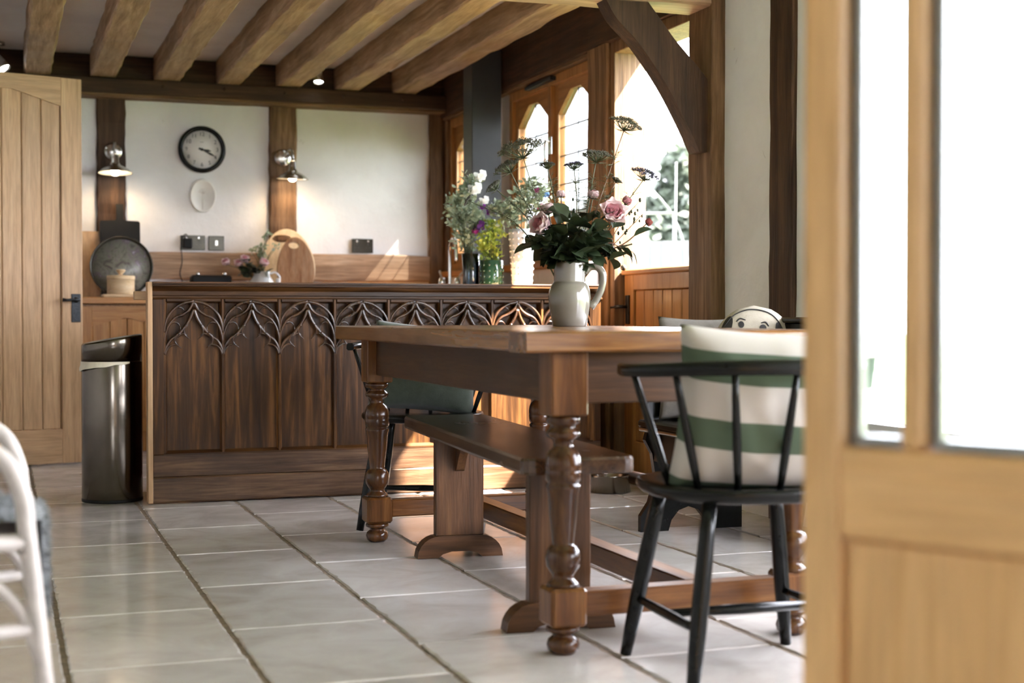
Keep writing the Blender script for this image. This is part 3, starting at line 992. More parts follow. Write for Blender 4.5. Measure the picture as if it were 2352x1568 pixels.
# ---- spindle-back chairs
def spindle_chair(label, loc, rz):
    """chair faces local +y"""
    t = thing('spindle_chair', label, 'chair', loc, rz, 'black spindle chairs at the table ends')
    zt = 0.432
    sec = []
    for k in range(48):
        a = 2 * pi * k / 48
        c, s_ = cos(a), sin(a)
        rx, ry = 0.232, (0.225 if s_ > 0 else 0.215)
        e = 2.7 if s_ > 0 else 2.2
        rr = 1 / ((abs(c) / rx) ** e + (abs(s_) / ry) ** e) ** (1 / e)
        sec.append((rr * c, rr * s_ + 0.01))
    mb = MB().rings([[(x * k, y * k, z) for x, y in sec] for k, z in ((.86, zt - .034), (.95, zt - .03), (.995, zt - .018), (1, zt - .009), (.985, zt - .002), (.95, zt), (.8, zt - .003), (.4, zt - .008))], True, True)
    part('seat', mb, 'black', t, True)
    feet = {}
    for sx in (-1, 1):
        for sy in (-1, 1):
            top = Vector((sx * 0.145, sy * 0.14 + 0.01, zt - 0.03))
            bot = Vector((sx * 0.208, (0.215 if sy > 0 else -0.185), 0.001))
            feet[sx, sy] = (top, bot)
            pts = [top.lerp(bot, k / 6) for k in range(7)]
            part('leg', MB().tube(pts, [.015, .017, .0185, .019, .0185, .0165, .0135], 12), 'black', t, True)
    def on(k, f): return feet[k][0].lerp(feet[k][1], f)
    for sx in (-1, 1):
        a, b2 = on((sx, -1), .66), on((sx, 1), .66)
        part('side_stretcher', MB().tube([a.lerp(b2, k / 6) for k in range(7)], [.008, .0105, .012, .0125, .012, .0105, .008], 10), 'black', t, True)
    a, b2 = on((-1, -1), .66).lerp(on((-1, 1), .66), .5), on((1, -1), .66).lerp(on((1, 1), .66), .5)
    part('cross_stretcher', MB().tube([a, a.lerp(b2, .5), b2], [.009, .0125, .009], 10), 'black', t, True)
    # bowed top rail and the spindles that carry it
    zr = 0.693
    arc = []
    for k in range(33):
        a = radians(-184 + 188 * k / 32)
        arc.append((a, Vector((0.282 * cos(a), 0.268 * sin(a) + 0.02, zr - 0.012 * abs(cos(a)) ** 3))))
    rings = []
    for a, p in arc:
        n = Vector((cos(a), sin(a), 0))
        k = 0.8 + 0.2 * abs(sin(a))
        hw, hh = 0.0125, 0.0125 * k + 0.004
        ring = [(-hw, -hh * .6), (-hw * .5, -hh), (hw * .5, -hh), (hw, -hh * .6), (hw, hh * .6), (hw * .5, hh), (-hw * .5, hh), (-hw, hh * .6)]
        rings.append([p + n * u + Vector((0, 0, v)) for u, v in ring])
    part('top_rail', MB().rings(rings, True, True), 'black', t, True)
    for a in (-172, -144, -117, -90, -63, -36, -8):
        r = radians(a)
        bot = Vector((0.192 * cos(r), 0.178 * sin(r) + 0.01, zt - 0.008))
        top = Vector((0.280 * cos(r), 0.266 * sin(r) + 0.02, zr - 0.015))
        part('spindle', MB().tube([bot.lerp(top, k / 5) for k in range(6)], [.0075, .0092, .0098, .0092, .0082, .007], 10), 'black', t, True)
    return t


NC, FC = Vector((1.575, 2.83, 0)), Vector((1.53, 5.27, 0))
spindle_chair('black spindle-back chair holding the striped cushion', NC, radians(-4))
spindle_chair('black spindle-back chair between the table and the carved counter', FC, radians(180 - 25))


def cushion_mesh(w, h, t, mat, seed=0, n=30, wr=1.0, pinch=0.07, puff=0.42):
    """upright cushion: width along x, height along z from 0, thickness along y"""
    mb = MB()
    so = Vector((seed * 3.1, 0, seed))
    def f(side):
        def g(u, v):
            a, b2 = u * 2 - 1, v * 2 - 1
            k = max(0.0, (1 - abs(a) ** 2.6) * (1 - abs(b2) ** 2.6)) ** puff
            x = a * w / 2 * (1 - pinch * (1 - b2 * b2) * abs(a))
            z = b2 * h / 2 * (1 - pinch * (1 - a * a) * abs(b2))
            wri = noise.noise(Vector((a * 2.2, b2 * 2.2, side)) + so) * .10 + noise.noise(Vector((a * 5 + b2 * 2, b2 * 3, side)) + so) * .05
            # folds that fan out from the corners
            cr = (abs(a) * abs(b2)) ** 1.5
            fold = sin((atan((1.02 - abs(a)) / (1.02 - abs(b2))) * 9)) * .05 * cr
            return Vector((x, side * t / 2 * k * (1 + (wri + fold) * wr), z + h / 2))
        return g
    mb.grid(f(1), n, n)
    k = len(mb.v)
    mb.grid(f(-1), n, n)
    me = mb.mesh('cushion', mat, False)
    bm = bmesh.new(); bm.from_mesh(me)
    bmesh.ops.remove_doubles(bm, verts=bm.verts, dist=1e-5)
    bmesh.ops.recalc_face_normals(bm, faces=bm.faces)
    bm.to_mesh(me); bm.free()
    return me


def cushion(name, label, me, loc, rot, piping=None):
    o = tag(link(name, me, None, loc, rot), label, 'cushion')
    return o


cushion('cushion', 'green and white striped square cushion standing on the near spindle chair', cushion_mesh(0.45, 0.366, 0.22, 'stripes', 1), NC + Vector((0.018, -0.055, 0.410)), Euler((radians(9), radians(3), radians(-14))))
cushion('cushion', 'plain dark green cushion on the chair by the carved counter', cushion_mesh(0.42, 0.352, 0.18, 'greencushion', 2), FC + Vector((-0.005, 0.03, 0.425)), Euler((radians(-10), radians(4), radians(-25))))

# ---- black settle along the right-hand wall
SY0, SY1, SXF, SXB = 4.06, 4.80, 2.225, 2.64
se = thing('settle_bench', 'black painted settle with shaped ends against the plaster wall', 'bench', ((SXF + SXB) / 2, (SY0 + SY1) / 2, 0))
part('seat', B(SXF, SXB, SY0 - 0.02, SY1 + 0.02, 0.385, 0.415, b=0.008), 'black', se)
part('seat_moulding', MB().tube([(SXF + .006, SY0, .38), (SXF + .006, SY1, .38)], 0.009, 10), 'black', se)
part('front_board', B(SXF + 0.045, SXF + 0.065, SY0 + .0251, SY1 - .0251, 0.26, 0.384, b=.003), 'black', se)
part('back_board', B(SXB - 0.02, SXB + 0.002, SY0 + .0251, SY1 - .0251, 0.416, 0.775, b=.004), 'black', se)
part('back_cap', B(SXB - 0.03, SXB + 0.014, SY0 - .02, SY1 + .02, 0.775, 0.795, b=.006), 'black', se)
for y in (SY0, SY1 - 0.025):
    low = [(SXF + .025, .384), (SXF + .012, .34), (SXF + .04, .29), (SXF + .055, .2), (SXF + .03, .11), (SXF - .005, .06), (SXF - .005, .0)]
    arch = [(SXF + .108, .0), (SXF + .12, .04), (SXF + .15, .075), (SXF + .19, .088), (SXF + .23, .075), (SXF + .26, .04), (SXF + .272, .0)]
    poly = low + arch + [(SXB, 0), (SXB, .384)] if y > SY0 else [(2.53, .384), (2.53, 0), (SXB, 0), (SXB, .384)]
    part('end_board', MB().prism(poly, 'y', y, y + 0.025), 'black', se)
    up = [(SXF + .02, .416)] + [(SXF + .02 + .05 * (1 - cos(radians(a))), .46 + .055 * sin(radians(a))) for a in range(0, 91, 15)] + [(SXF + .16, .52), (SXF + .24, .55), (SXF + .30, .61), (SXF + .33, .70), (SXF + .36, .774), (SXB, .774), (SXB, .416)]
    if y > SY0:
        part('arm_board', MB().prism(up, 'y', y, y + 0.025), 'black', se)

# dog cushion (printed) and grey cushion on it
dg = thing('dog_cushion', 'cream cushion printed with a dog face on the black settle', 'cushion', (2.535, 4.50, 0.417), radians(-22))
DWd, DHt, DTh = 0.31, 0.42, 0.13


def dogsurf(a, b2, side):
    """a in -1..1 across, b2 0..1 up; rounded top"""
    hw = DWd / 2 * min(1.0, sqrt(max(0.0, 1 - max(0.0, (b2 - .52) / .48) ** 2.3)) + 0.0)
    k = max(0.0, (1 - abs(a) ** 2.4) * (1 - abs(b2 * 2 - 1) ** 3.2)) ** .42
    return Vector((a * hw, side * DTh / 2 * k, b2 * DHt))


mb = MB().grid(lambda u, v: dogsurf(u * 2 - 1, v, 1), 26, 30)
mb.grid(lambda u, v: dogsurf(u * 2 - 1, v, -1), 26, 30)
me = mb.mesh('pad', 'dogcushion', False)
bm = bmesh.new(); bm.from_mesh(me); bmesh.ops.remove_doubles(bm, verts=bm.verts, dist=1e-5); bmesh.ops.recalc_face_normals(bm, faces=bm.faces); bm.to_mesh(me); bm.free()
link('pad', me, dg)


def on_dog(x, z):
    b2 = z / DHt
    hw = DWd / 2 * sqrt(max(0.0001, 1 - max(0.0, (b2 - .52) / .48) ** 2.3))
    p = dogsurf(max(-.98, min(.98, x / hw)), b2, -1)
    return Vector((x, p.y - 0.0016, z))


def dog_patch(name, cx, cz, rx, rz_, rot=0, poly=None):
    mb = MB()
    rr = []
    n = 18
    for f in (1, .66, .33):
        ring = []
        for k in range(n):
            a = 2 * pi * k / n
            x, z = rx * f * cos(a), rz_ * f * sin(a)
            ring.append(on_dog(cx + x * cos(rot) - z * sin(rot), cz + x * sin(rot) + z * cos(rot)))
        rr.append(ring)
    mb.rings(rr, False)
    mb.f.append(tuple(range(2 * n, 3 * n))); mb.sm.append(True)
    link(name, mb.mesh(name, 'ink'), dg)


def dog_line(name, pts, w):
    q = spline([(x, 0, z) for x, z in pts], 6)
    mb = MB()
    mb.tube([on_dog(p.x, p.z) for p in q], [w * (.55 + .45 * sin(pi * i / (len(q) - 1))) for i in range(len(q))], 6)
    link(name, mb.mesh(name, 'ink'), dg)


dog_patch('eye', -0.052, 0.352, 0.0105, 0.012)
dog_patch('eye', 0.024, 0.340, 0.0125, 0.0125)
dog_line('eyebrow', [(-0.068, 0.362), (-0.055, 0.373), (-0.036, 0.368)], .0026)
dog_line('eyebrow', [(0.018, 0.358), (0.034, 0.36), (0.045, 0.346)], .003)
dog_patch('nose', -0.045, 0.312, 0.022, 0.016)
dog_patch('ear', -0.104, 0.335, 0.016, 0.05, radians(-22))
dog_patch('ear', 0.088, 0.312, 0.016, 0.05, radians(14))
dog_line('head_outline', [(-0.11, 0.345), (-0.078, 0.383), (-0.03, 0.404), (0.02, 0.402), (0.06, 0.385), (0.088, 0.35), (0.098, 0.31)], .0028)
o = cushion('cushion', 'plain grey linen cushion slumped beside the dog-face cushion', cushion_mesh(0.36, 0.385, 0.12, 'greycushion', 3), (2.445, 4.68, 0.416), Euler((radians(-7), 0, radians(-22))))
# ---- pet bowl on the floor by the counter
mb = MB().lathe([(.001, .004), (.085, .004), (.088, .0), (.096, .002), (.083, .07), (.088, .075), (.083, .077), (.077, .073), (.065, .02), (.001, .016)], (0, 0, 0), 32, False)
solo('pet_bowl', mb.xf(Matrix.Translation((2.60, 5.93, .001))), 'bowlsteel', 'stainless steel pet bowl on the floor by the stable door', 'bowl', (2.60, 5.93, 0))

# ---- steel bin
bn = thing('waste_bin', 'tall brushed steel waste bin beside the carved counter', 'bin', (0.449, 6.385, 0))
R = 0.128
part('bin_body', MB().lathe([(R * .985, .012), (R, .016), (R, .60), (R * .99, .604), (R * .98, .604)], (0.449, 6.385, 0), 64), 'binsteel', bn)
part('base_ring', MB().lathe([(R * .99, 0), (R * 1.005, .002), (R * 1.005, .012), (R * .98, .014)], (0.449, 6.385, 0), 48), 'matblack', bn)
rings = []
for k, (rr, zo) in enumerate(((1.0, 0), (1.0, 1), (.985, 1.0), (.95, 1.0), (.80, 1.0), (.0001, 1.0))):
    ring = []
    for j in range(64):
        a = 2 * pi * j / 64
        x, y = R * rr * cos(a), R * rr * sin(a)
        top = 0.692 + 0.17 * x + (0.006 if k == 2 else (0.009 if k == 3 else (0.003 if k >= 4 else 0)))
        ring.append((0.449 + x, 6.385 + y, 0.606 if zo == 0 else top))
    rings.append(ring)
part('lid', MB().rings(rings, True, True), 'binsteel', bn)
lm = MB()
ra, rb = [], []
lm.grid(lambda u, v: Vector((0.449 + (R + .003 + .016 * sin(pi * min(1, u * 1.1)) * v * (1 - u) + .004 * noise.noise(Vector((u * 9, v * 2, 1)))) * cos(radians(170 + 130 * u)), 6.385 + (R + .003 + .016 * v * (1 - u) * .8) * sin(radians(170 + 130 * u)), 0.604 - v * (0.046 * (1 - u * .85) + .004 * noise.noise(Vector((u * 7, 0, 4)))))), 30, 5)
o = part('bin_liner', lm, 'bag', bn)
o['label'] = 'cream bin liner folded over the rim'

# ---- back run of kitchen units
bw = thing('kitchen_worktop', 'long oak worktop along the back wall', 'worktop', (1.4, 8.95, 0.87))
part('worktop_slab', B(0.40, 2.84, 8.56, 9.268, 0.87, 0.908, b=0.004), 'honey_x', bw)
part('worktop_slab', B(2.28, 2.80, 6.98, 8.559, 0.87, 0.908, b=0.004), 'honey_y', bw)
xs = [0.42, 0.96, 1.39, 1.82, 2.24]
for i in range(4):
    cb = thing('base_cabinet', ['honey oak base cabinet with arched boarded door beside the steel bin', 'honey oak base cabinet second along the back wall', 'honey oak base cabinet third along the back wall', 'honey oak base cabinet in the corner of the back wall'][i], 'cabinet', ((xs[i] + xs[i + 1]) / 2, 8.9, 0), 0, 'base cabinets under the back worktop')
    a, b2 = xs[i] + 0.001, xs[i + 1] - 0.001
    part('cabinet_body', B(a, b2, 8.62, 9.26, 0.001, 0.868, b=.003), 'honey_z', cb)
    dr = part('cabinet_door', MB().box(a + .01, a + .075, 8.598, 8.619, 0.12, 0.855).box(b2 - .075, b2 - .01, 8.598, 8.619, 0.12, 0.855).box(a + .075, b2 - .075, 8.598, 8.619, 0.12, 0.2), 'honey_z', cb)
    m_ = (a + b2) / 2
    part('arched_rail', MB().prism([(a + .075, .855), (a + .075, .74), (m_, .79), (b2 - .075, .74), (b2 - .075, .855)], 'y', 8.598, 8.619), 'honey_x', dr)
    n = 4
    for k in range(n):
        p0 = a + .075 + (b2 - a - .15) * k / n
        p1 = a + .075 + (b2 - a - .15) * (k + 1) / n
        part('board', B(p0 + .001, p1 - .001, 8.606, 8.618, .2, .785, b=.004), 'honey_z', dr)
sc_ = thing('sink_cabinet', 'honey oak cabinet run under the window worktop', 'cabinet', (2.58, 7.8, 0))
part('cabinet_body', B(2.34, 2.80, 6.99, 8.55, 0.001, 0.868, b=.003), 'honey_z', sc_)

# ---- charcoal column between the windows
solo('charcoal_column', B(2.62, 2.806, 8.0, 8.17, 0.91, 2.415, b=.004), 'charcoal', 'tall charcoal painted box column between the two casement windows', 'column', (2.74, 8.08, 0.91))

# ================================================================ WALL AND CEILING FITTINGS
# ---- wall lamps with bell shades
def wall_lamp(label, x, z, yaw, tilt):
    y = YB - 0.031
    t = thing('wall_lamp', label, 'lamp', (x, y, z), 0, 'brushed metal wall lamps')
    part('wall_plate', MB().lathe([(.001, 0.022), (.03, .02), (.05, .012), (.056, .004), (.056, 0)], seg=28).xf(Matrix.Rotation(radians(90), 4, 'X')), 'nickel', t, True)
    M = Matrix.Rotation(yaw, 4, 'Z')
    arm = spline([(0, -.012, .005), (0, -.06, .03), (0, -.115, .045), (0, -.15, .02), (0, -.155, -.03)], 5)
    part('arm', MB().tube(arm, .0075, 10).xf(M), 'nickel', t, True)
    part('knuckle', MB().ball((0, -.155, -.03), .014, 10, 6).xf(M), 'nickel', t, True)
    ms = Matrix.Translation((0, -.155, -.035)) @ Matrix.Rotation(tilt, 4, 'X')
    sh = MB().lathe([(.018, .0), (.022, -.012), (.024, -.05), (.034, -.066), (.058, -.078), (.084, -.094), (.098, -.110), (.105, -.114), (.1035, -.116)], seg=36, caps=False)
    o = part('lamp_shade', sh.xf(M @ ms), 'nickel', t, True)
    part('shade_lining', MB().lathe([(.016, -.02), (.022, -.052), (.032, -.069), (.056, -.081), (.082, -.097), (.101, -.1145)], seg=36, caps=False).xf(M @ ms), 'shadein', t, True)
    part('bulb', MB().lathe([(.001, -.132), (.014, -.13), (.024, -.12), (.028, -.106), (.024, -.09), (.013, -.07), (.012, -.045)], seg=18).xf(M @ ms), 'bulb', t, True)
    li = bpy.data.objects.new('lamp_light', bpy.data.lights.new('lamp_light', 'SPOT'))
    C.objects.link(li)
    li.parent = t
    li.location = (M @ ms) @ Vector((0, 0, -.134))
    li.data.energy = 1.4
    li.data.color = (1.0, 0.72, 0.42)
    li.data.spot_size = radians(160)
    li.data.spot_blend = 0.6
    li.data.shadow_soft_size = 0.03
    return t


wall_lamp('brushed nickel wall lamp with bell shade above the black chopping board', 0.666, 1.83, 0, radians(-4))
wall_lamp('brushed nickel wall lamp tilted aside on the stud near the oval boards', 1.735, 1.83, radians(14), radians(4))


def spot(name, label, x, y, z, aim, s=1.0):
    t = thing(name, label, 'spotlight', (x, y, z))
    part('mount', MB().lathe([(.03 * s, 0), (.03 * s, -.012 * s), (.008 * s, -.016 * s), (.008 * s, -.07 * s)], seg=16), 'nickel', t, True)
    q = Vector(aim).normalized().to_track_quat('Z', 'Y').to_matrix().to_4x4()
    M = Matrix.Translation((0, 0, -.085 * s)) @ q
    part('spot_head', MB().lathe([(.012, -.05), (.02, -.045), (.026, -.01), (.036, .045), (.034, .047), (.03, .04)], seg=22, caps=False).xf(M @ Matrix.Scale(s, 4)), 'nickel', t, True)
    part('bulb', MB().lathe([(.001, .036), (.02, .038), (.032, .034), (.03, .03), (.001, .028)], seg=18).xf(M @ Matrix.Scale(s, 4)), 'spotbulb', t, True)
    return t


spot('ceiling_spotlight', 'small chrome ceiling spotlight between the joists near the wall plate', 1.93, 9.06, 2.419, (-.1, -.35, -1), 0.95)
spot('ceiling_spotlight', 'larger chrome ceiling spotlight above the boarded oak door', -0.012, 8.98, 2.419, (.5, -.3, -.8), 1.35)

# ---- clock
ck = thing('wall_clock', 'round black-rimmed wall clock with white dial', 'clock', (1.216, YB - 0.004, 1.865))
RX = Matrix.Rotation(radians(90), 4, 'X')
part('case_rim', MB().lathe([(.146, 0), (.15, .01), (.15, .03), (.145, .042), (.136, .048), (.128, .046), (.122, .03), (.12, .02)], seg=56, caps=False).xf(RX), 'black', ck, True)
fc = link('dial', MB().lathe([(.001, .022), (.124, .022), (.124, .0), (.001, 0)], seg=56, caps=False).xf(RX).mesh('dial', 'dial'), ck)
for k in range(1, 13):
    me = text_mesh(str(k), 0.036)
    me.materials.append(MAT['ink'])
    a = radians(90 - 30 * k)
    link('numeral', me, fc, (.098 * cos(a), -.0228, .098 * sin(a)), (radians(90), 0, 0))


def hand(deg, ln, w, y):
    M = Matrix.Translation((0, y, 0)) @ Matrix.Rotation(radians(deg), 4, 'Y')
    return MB().prism([(-w * .5, -.022), (-w * .6, .3 * ln), (-w, .62 * ln), (0, ln), (w, .62 * ln), (w * .6, .3 * ln), (w * .5, -.022)], 'y', -.001, .001).xf(M)


part('hour_hand', hand(99, .062, .0075, -.0262), 'ink', ck, True)
part('minute_hand', hand(117, .098, .0065, -.0292), 'ink', ck, True)
part('hub', MB().lathe([(.009, .022), (.009, .031), (.001, .033)], seg=14).xf(RX), 'ink', ck, True)
part('maker_mark', B(-.012, .012, -.0235, -.0225, .046, .049, b=.0003), 'greycushion', ck, True)

# ---- oval plaster plaque with a pressed flower
pq = thing('oval_plaque', 'small white oval clay plaque with pressed flower under the clock', 'plaque', (1.222, YB - 0.004, 1.57))
rings = []
for f, y in ((1, 0), (1, -.016), (.97, -.02), (.88, -.02), (.84, -.016), (.001, -.016)):
    rings.append([(.083 * f * cos(2 * pi * j / 40), y, .108 * f * sin(2 * pi * j / 40)) for j in range(40)])
part('clay_disc', MB().rings(rings, True, True), 'bisque', pq, True)
fm = MB().tube([(-.002, -.017, -.09), (-.003, -.017, -.03), (0, -.017, .015)], .0016, 5)
for a in range(-60, 61, 24):
    fm.tube([(0, -.017, .012), (.035 * sin(radians(a)), -.017, .012 + .035 * cos(radians(a)))], .0011, 4)
part('flower_relief', fm, 'rattan', pq, True)


# ---- sockets and plug
def socket(label, x0, x1, z, gangs, sw=False):
    t = thing('wall_socket', label, 'socket', ((x0 + x1) / 2, YB - .004, z), 0, 'metal wall sockets')
    w = (x1 - x0) / 2
    part('face_plate', B(-w, w, -.008, 0, -.047, .047, b=.003), 'brass', t, True)
    for g in range(gangs):
        cx = (g - (gangs - 1) / 2) * .075
        if sw:
            part('rocker', B(cx - .01, cx + .01, -.014, -.008, -.018, .018, b=.003), 'nickel', t, True)
        else:
            part('pin_holes', MB().box(cx - .004, cx + .004, -.0088, -.0078, .006, .018, b=.0002).box(cx - .016, cx - .008, -.0088, -.0078, -.014, -.009, b=.0002).box(cx + .008, cx + .016, -.0088, -.0078, -.014, -.009, b=.0002), 'ink', t, True)
            part('rocker', B(cx - .006, cx + .006, -.013, -.008, .024, .04, b=.002), 'nickel', t, True)
    return t


socket('double metal wall socket with a charger plugged in', 1.080, 1.236, 1.268, 2)
socket('single metal wall switch next to the double socket', 1.257, 1.358, 1.268, 1, True)
socket('double metal wall socket alone on the bright plaster panel', 2.20, 2.345, 1.266, 2)
pg = thing('charger_plug', 'black charger plug with cable in the double socket', 'plug', (1.122, YB - .012, 1.265))
part('plug_body', B(-.028, .028, -.05, -.0005, -.035, .03, b=.006), 'matblack', pg, True)
cab = spline([(0, -.03, .03), (-.012, -.045, .055), (-.034, -.05, .035), (-.042, -.045, -.03), (-.038, -.05, -.12), (-.05, -.04, -.2), (-.03, -.05, -.27), (-.06, -.04, -.3), (-.1, -.05, -.352)], 6)
part('cable', MB().tube(cab, .0035, 6), 'matblack', pg, True)

# ================================================================ THINGS ON THE BACK WORKTOP
WZ = 0.9085
# black paddle board
def lean(M0, ang):
    return M0 @ Matrix.Rotation(ang, 4, 'X')


bo = []
def rr(cx, cz, r, a0):
    return [(cx + r * cos(radians(a0 + k * 22.5)), cz + r * sin(radians(a0 + k * 22.5))) for k in range(5)]


poly = rr(.102, .018, .018, 270) + rr(.107, .475, .015, 0) + [(.03, .492), (.022, .503), (.022, .585)] + rr(.016, .59, .008, 0)[1:4] + rr(-.016, .59, .008, 90)[1:4] + [(-.022, .585), (-.022, .503), (-.03, .492)] + rr(-.107, .475, .015, 90) + rr(-.102, .018, .018, 180)
mb = MB().prism(poly, 'y', -.009, .009).xf(Matrix.Translation((0.70, 9.132, WZ + .001)) @ Matrix.Rotation(radians(-10), 4, 'X'))
solo('chopping_board', mb, 'matblack', 'black paddle chopping board propped against the stud', 'board', (0.70, 9.13, WZ))
poly = rr(.165, .02, .02, 270) + rr(.165, .40, .02, 0) + rr(-.165, .40, .02, 90) + rr(-.165, .02, .02, 180)
mb = MB().prism(poly, 'y', -.01, .01).xf(Matrix.Translation((0.605, 9.185, WZ + .001)) @ Matrix.Rotation(radians(-8), 4, 'X'))
solo('chopping_board', mb, 'oak_z', 'broad pale oak chopping board behind the black paddle board', 'board', (0.605, 9.19, WZ))
# round tray
tr_ = thing('round_tray', 'large round mottled floral tray with pale rim leaning on boards', 'tray', (0.69, 8.985, WZ))
MT = Matrix.Translation((0, 0, .1885)) @ Matrix.Rotation(radians(82), 4, 'X')
part('tray_base', MB().lathe([(.001, .004), (.172, .004), (.172, -.004), (.001, -.004)], seg=56, caps=False).xf(MT), 'tray', tr_, True)
part('tray_rim', MB().lathe([(.170, -.005), (.180, -.003), (.188, .022), (.186, .026), (.181, .024), (.172, .004)], seg=56, caps=False).xf(MT), 'brass', tr_, True)
# lidded box on a small board
mb = B(-.115, .125, -.08, .08, 0, .018, b=.004)
solo('serving_board', mb.xf(Matrix.Translation((0.675, 8.74, WZ + .0005))), 'boxwood', 'small pale board under the turned wooden box', 'board', (0.675, 8.74, WZ))
bxx = thing('lidded_box', 'round pale turned wooden box with knobbed lid', 'box', (0.668, 8.74, WZ + .019))
part('box_body', MB().lathe([(.078, 0), (.08, .003), (.08, .085), (.001, .085)], seg=40).xf(Matrix.Translation((0, 0, 0))), 'boxwood', bxx, True)
part('lid', MB().lathe([(.081, .086), (.082, .089), (.082, .106), (.078, .11), (.03, .113), (.012, .115)], seg=40), 'boxwood', bxx, True)
part('knob', MB().lathe([(.010, .115), (.011, .121), (.026, .137), (.028, .144), (.02, .148), (.001, .147)], seg=20), 'boxwood', bxx, True)
# black radio / scales
rd = thing('worktop_radio', 'low black tabletop radio with small metal knobs under the sockets', 'radio', (1.235, 9.02, WZ))
part('radio_case', B(-.125, .125, -.05, .05, .03, .145, b=.012), 'matblack', rd, True)
part('radio_base', B(-.105, .105, -.045, .045, 0, .03, b=.003), 'boxwood', rd, True)
for x in (-.08, .085):
    part('knob', MB().lathe([(.012, .145), (.012, .158), (.006, .162)], (x, 0, 0), 14), 'chrome', rd, True)
part('badge', B(-.025, .025, -.0515, -.0498, .085, .095, b=.0004), 'brass', rd, True)


# oval boards
def oval_board(label, x, y, w, h, hx, hz, hrx, hrz, mat, ang, egg=0.12):
    n = 56
    out, hole = [], []
    for j in range(n):
        a = 2 * pi * j / n
        k = 1 - egg * sin(a)
        out.append((w / 2 * cos(a) * k, h / 2 * sin(a) + h / 2))
        hole.append((hx + hrx * cos(a), hz + hrz * sin(a)))
    t = .011
    rings = [[(p[0], -t, p[1]) for p in hole], [(p[0] * .985, -t, (p[1] - h / 2) * .985 + h / 2) for p in out], [(p[0], -t + .003, p[1]) for p in out], [(p[0], t - .003, p[1]) for p in out], [(p[0] * .985, t, (p[1] - h / 2) * .985 + h / 2) for p in out], [(p[0], t, p[1]) for p in hole]]
    mb = MB().rings(rings, False, False, True)
    mb.xf(Matrix.Translation((x, y, WZ + .002)) @ Matrix.Rotation(ang, 4, 'X'))
    solo('oval_board', mb, mat, label, 'board', (x, y, WZ))


oval_board('large pale beech oval board with a cut-out handle', 1.752, 9.16, 0.355, 0.46, -.035, .395, .062, .026, 'boardlight', radians(-10))
oval_board('smaller warm brown oval board with a cut-out handle', 1.785, 9.07, 0.24, 0.40, -.01, .345, .034, .022, 'boardwarm', radians(-8), .1)
# small figurine and jar
fg = MB().lathe([(.001, 0), (.022, 0), (.026, .02), (.02, .06), (.012, .085), (.014, .1), (.017, .112), (.012, .126), (.001, .13)], (1.635, 8.90, WZ + .0005), 18)
solo('white_figurine', fg, 'white', 'tiny white ceramic figurine beside the oval boards', 'figurine', (1.635, 8.90, WZ))


# ================================================================ FLOWERS
def leaf_mesh(name, mat, L=0.06, W=0.036, fold=0.25, curl=0.25, nu=6):
    def f(u, v):
        b2 = v * 2 - 1
        wid = W / 2 * (sin(pi * min(1, u * 1.02 + .02)) ** .75) * (1 - .18 * u)
        return Vector((b2 * wid, u * L, abs(b2) * wid * fold - curl * L * u * u + .02 * L * sin(9 * u) * abs(b2)))
    return MB().grid(f, nu, 4).mesh(name, mat, False)


LEAF = [leaf_mesh('leaf', 'roseleaf', .056, .058, .3, .2), leaf_mesh('leaf', 'roseleaf', .044, .046, .2, .35), leaf_mesh('leaf', 'roseleaf', .064, .066, .35, .1)]
BRIGHT = leaf_mesh('leaf', 'herb', .055, .03, .25, .2)


def aim(direction, roll=0.0):
    q = Vector(direction).normalized().to_track_quat('Y', 'Z')
    return (q.to_matrix() @ Matrix.Rotation(roll, 3, 'Y')).to_euler()


def petal(L, W, cup, flare, t0=0.25):
    def f(u, v):
        b2 = v * 2 - 1
        wid = W / 2 * (sin(pi * (t0 + (1 - t0) * u) ** .8 * .96) ** .6 if u < 1 else .35)
        r = L * u
        z = L * (u * .9 - flare * u ** 3)
        out = L * (.16 + cup * sin(pi * u * .62)) + flare * L * u ** 3
        bend = 1 - b2 * b2
        return Vector((b2 * wid, out * (.72 + .28 * bend), z))
    return f


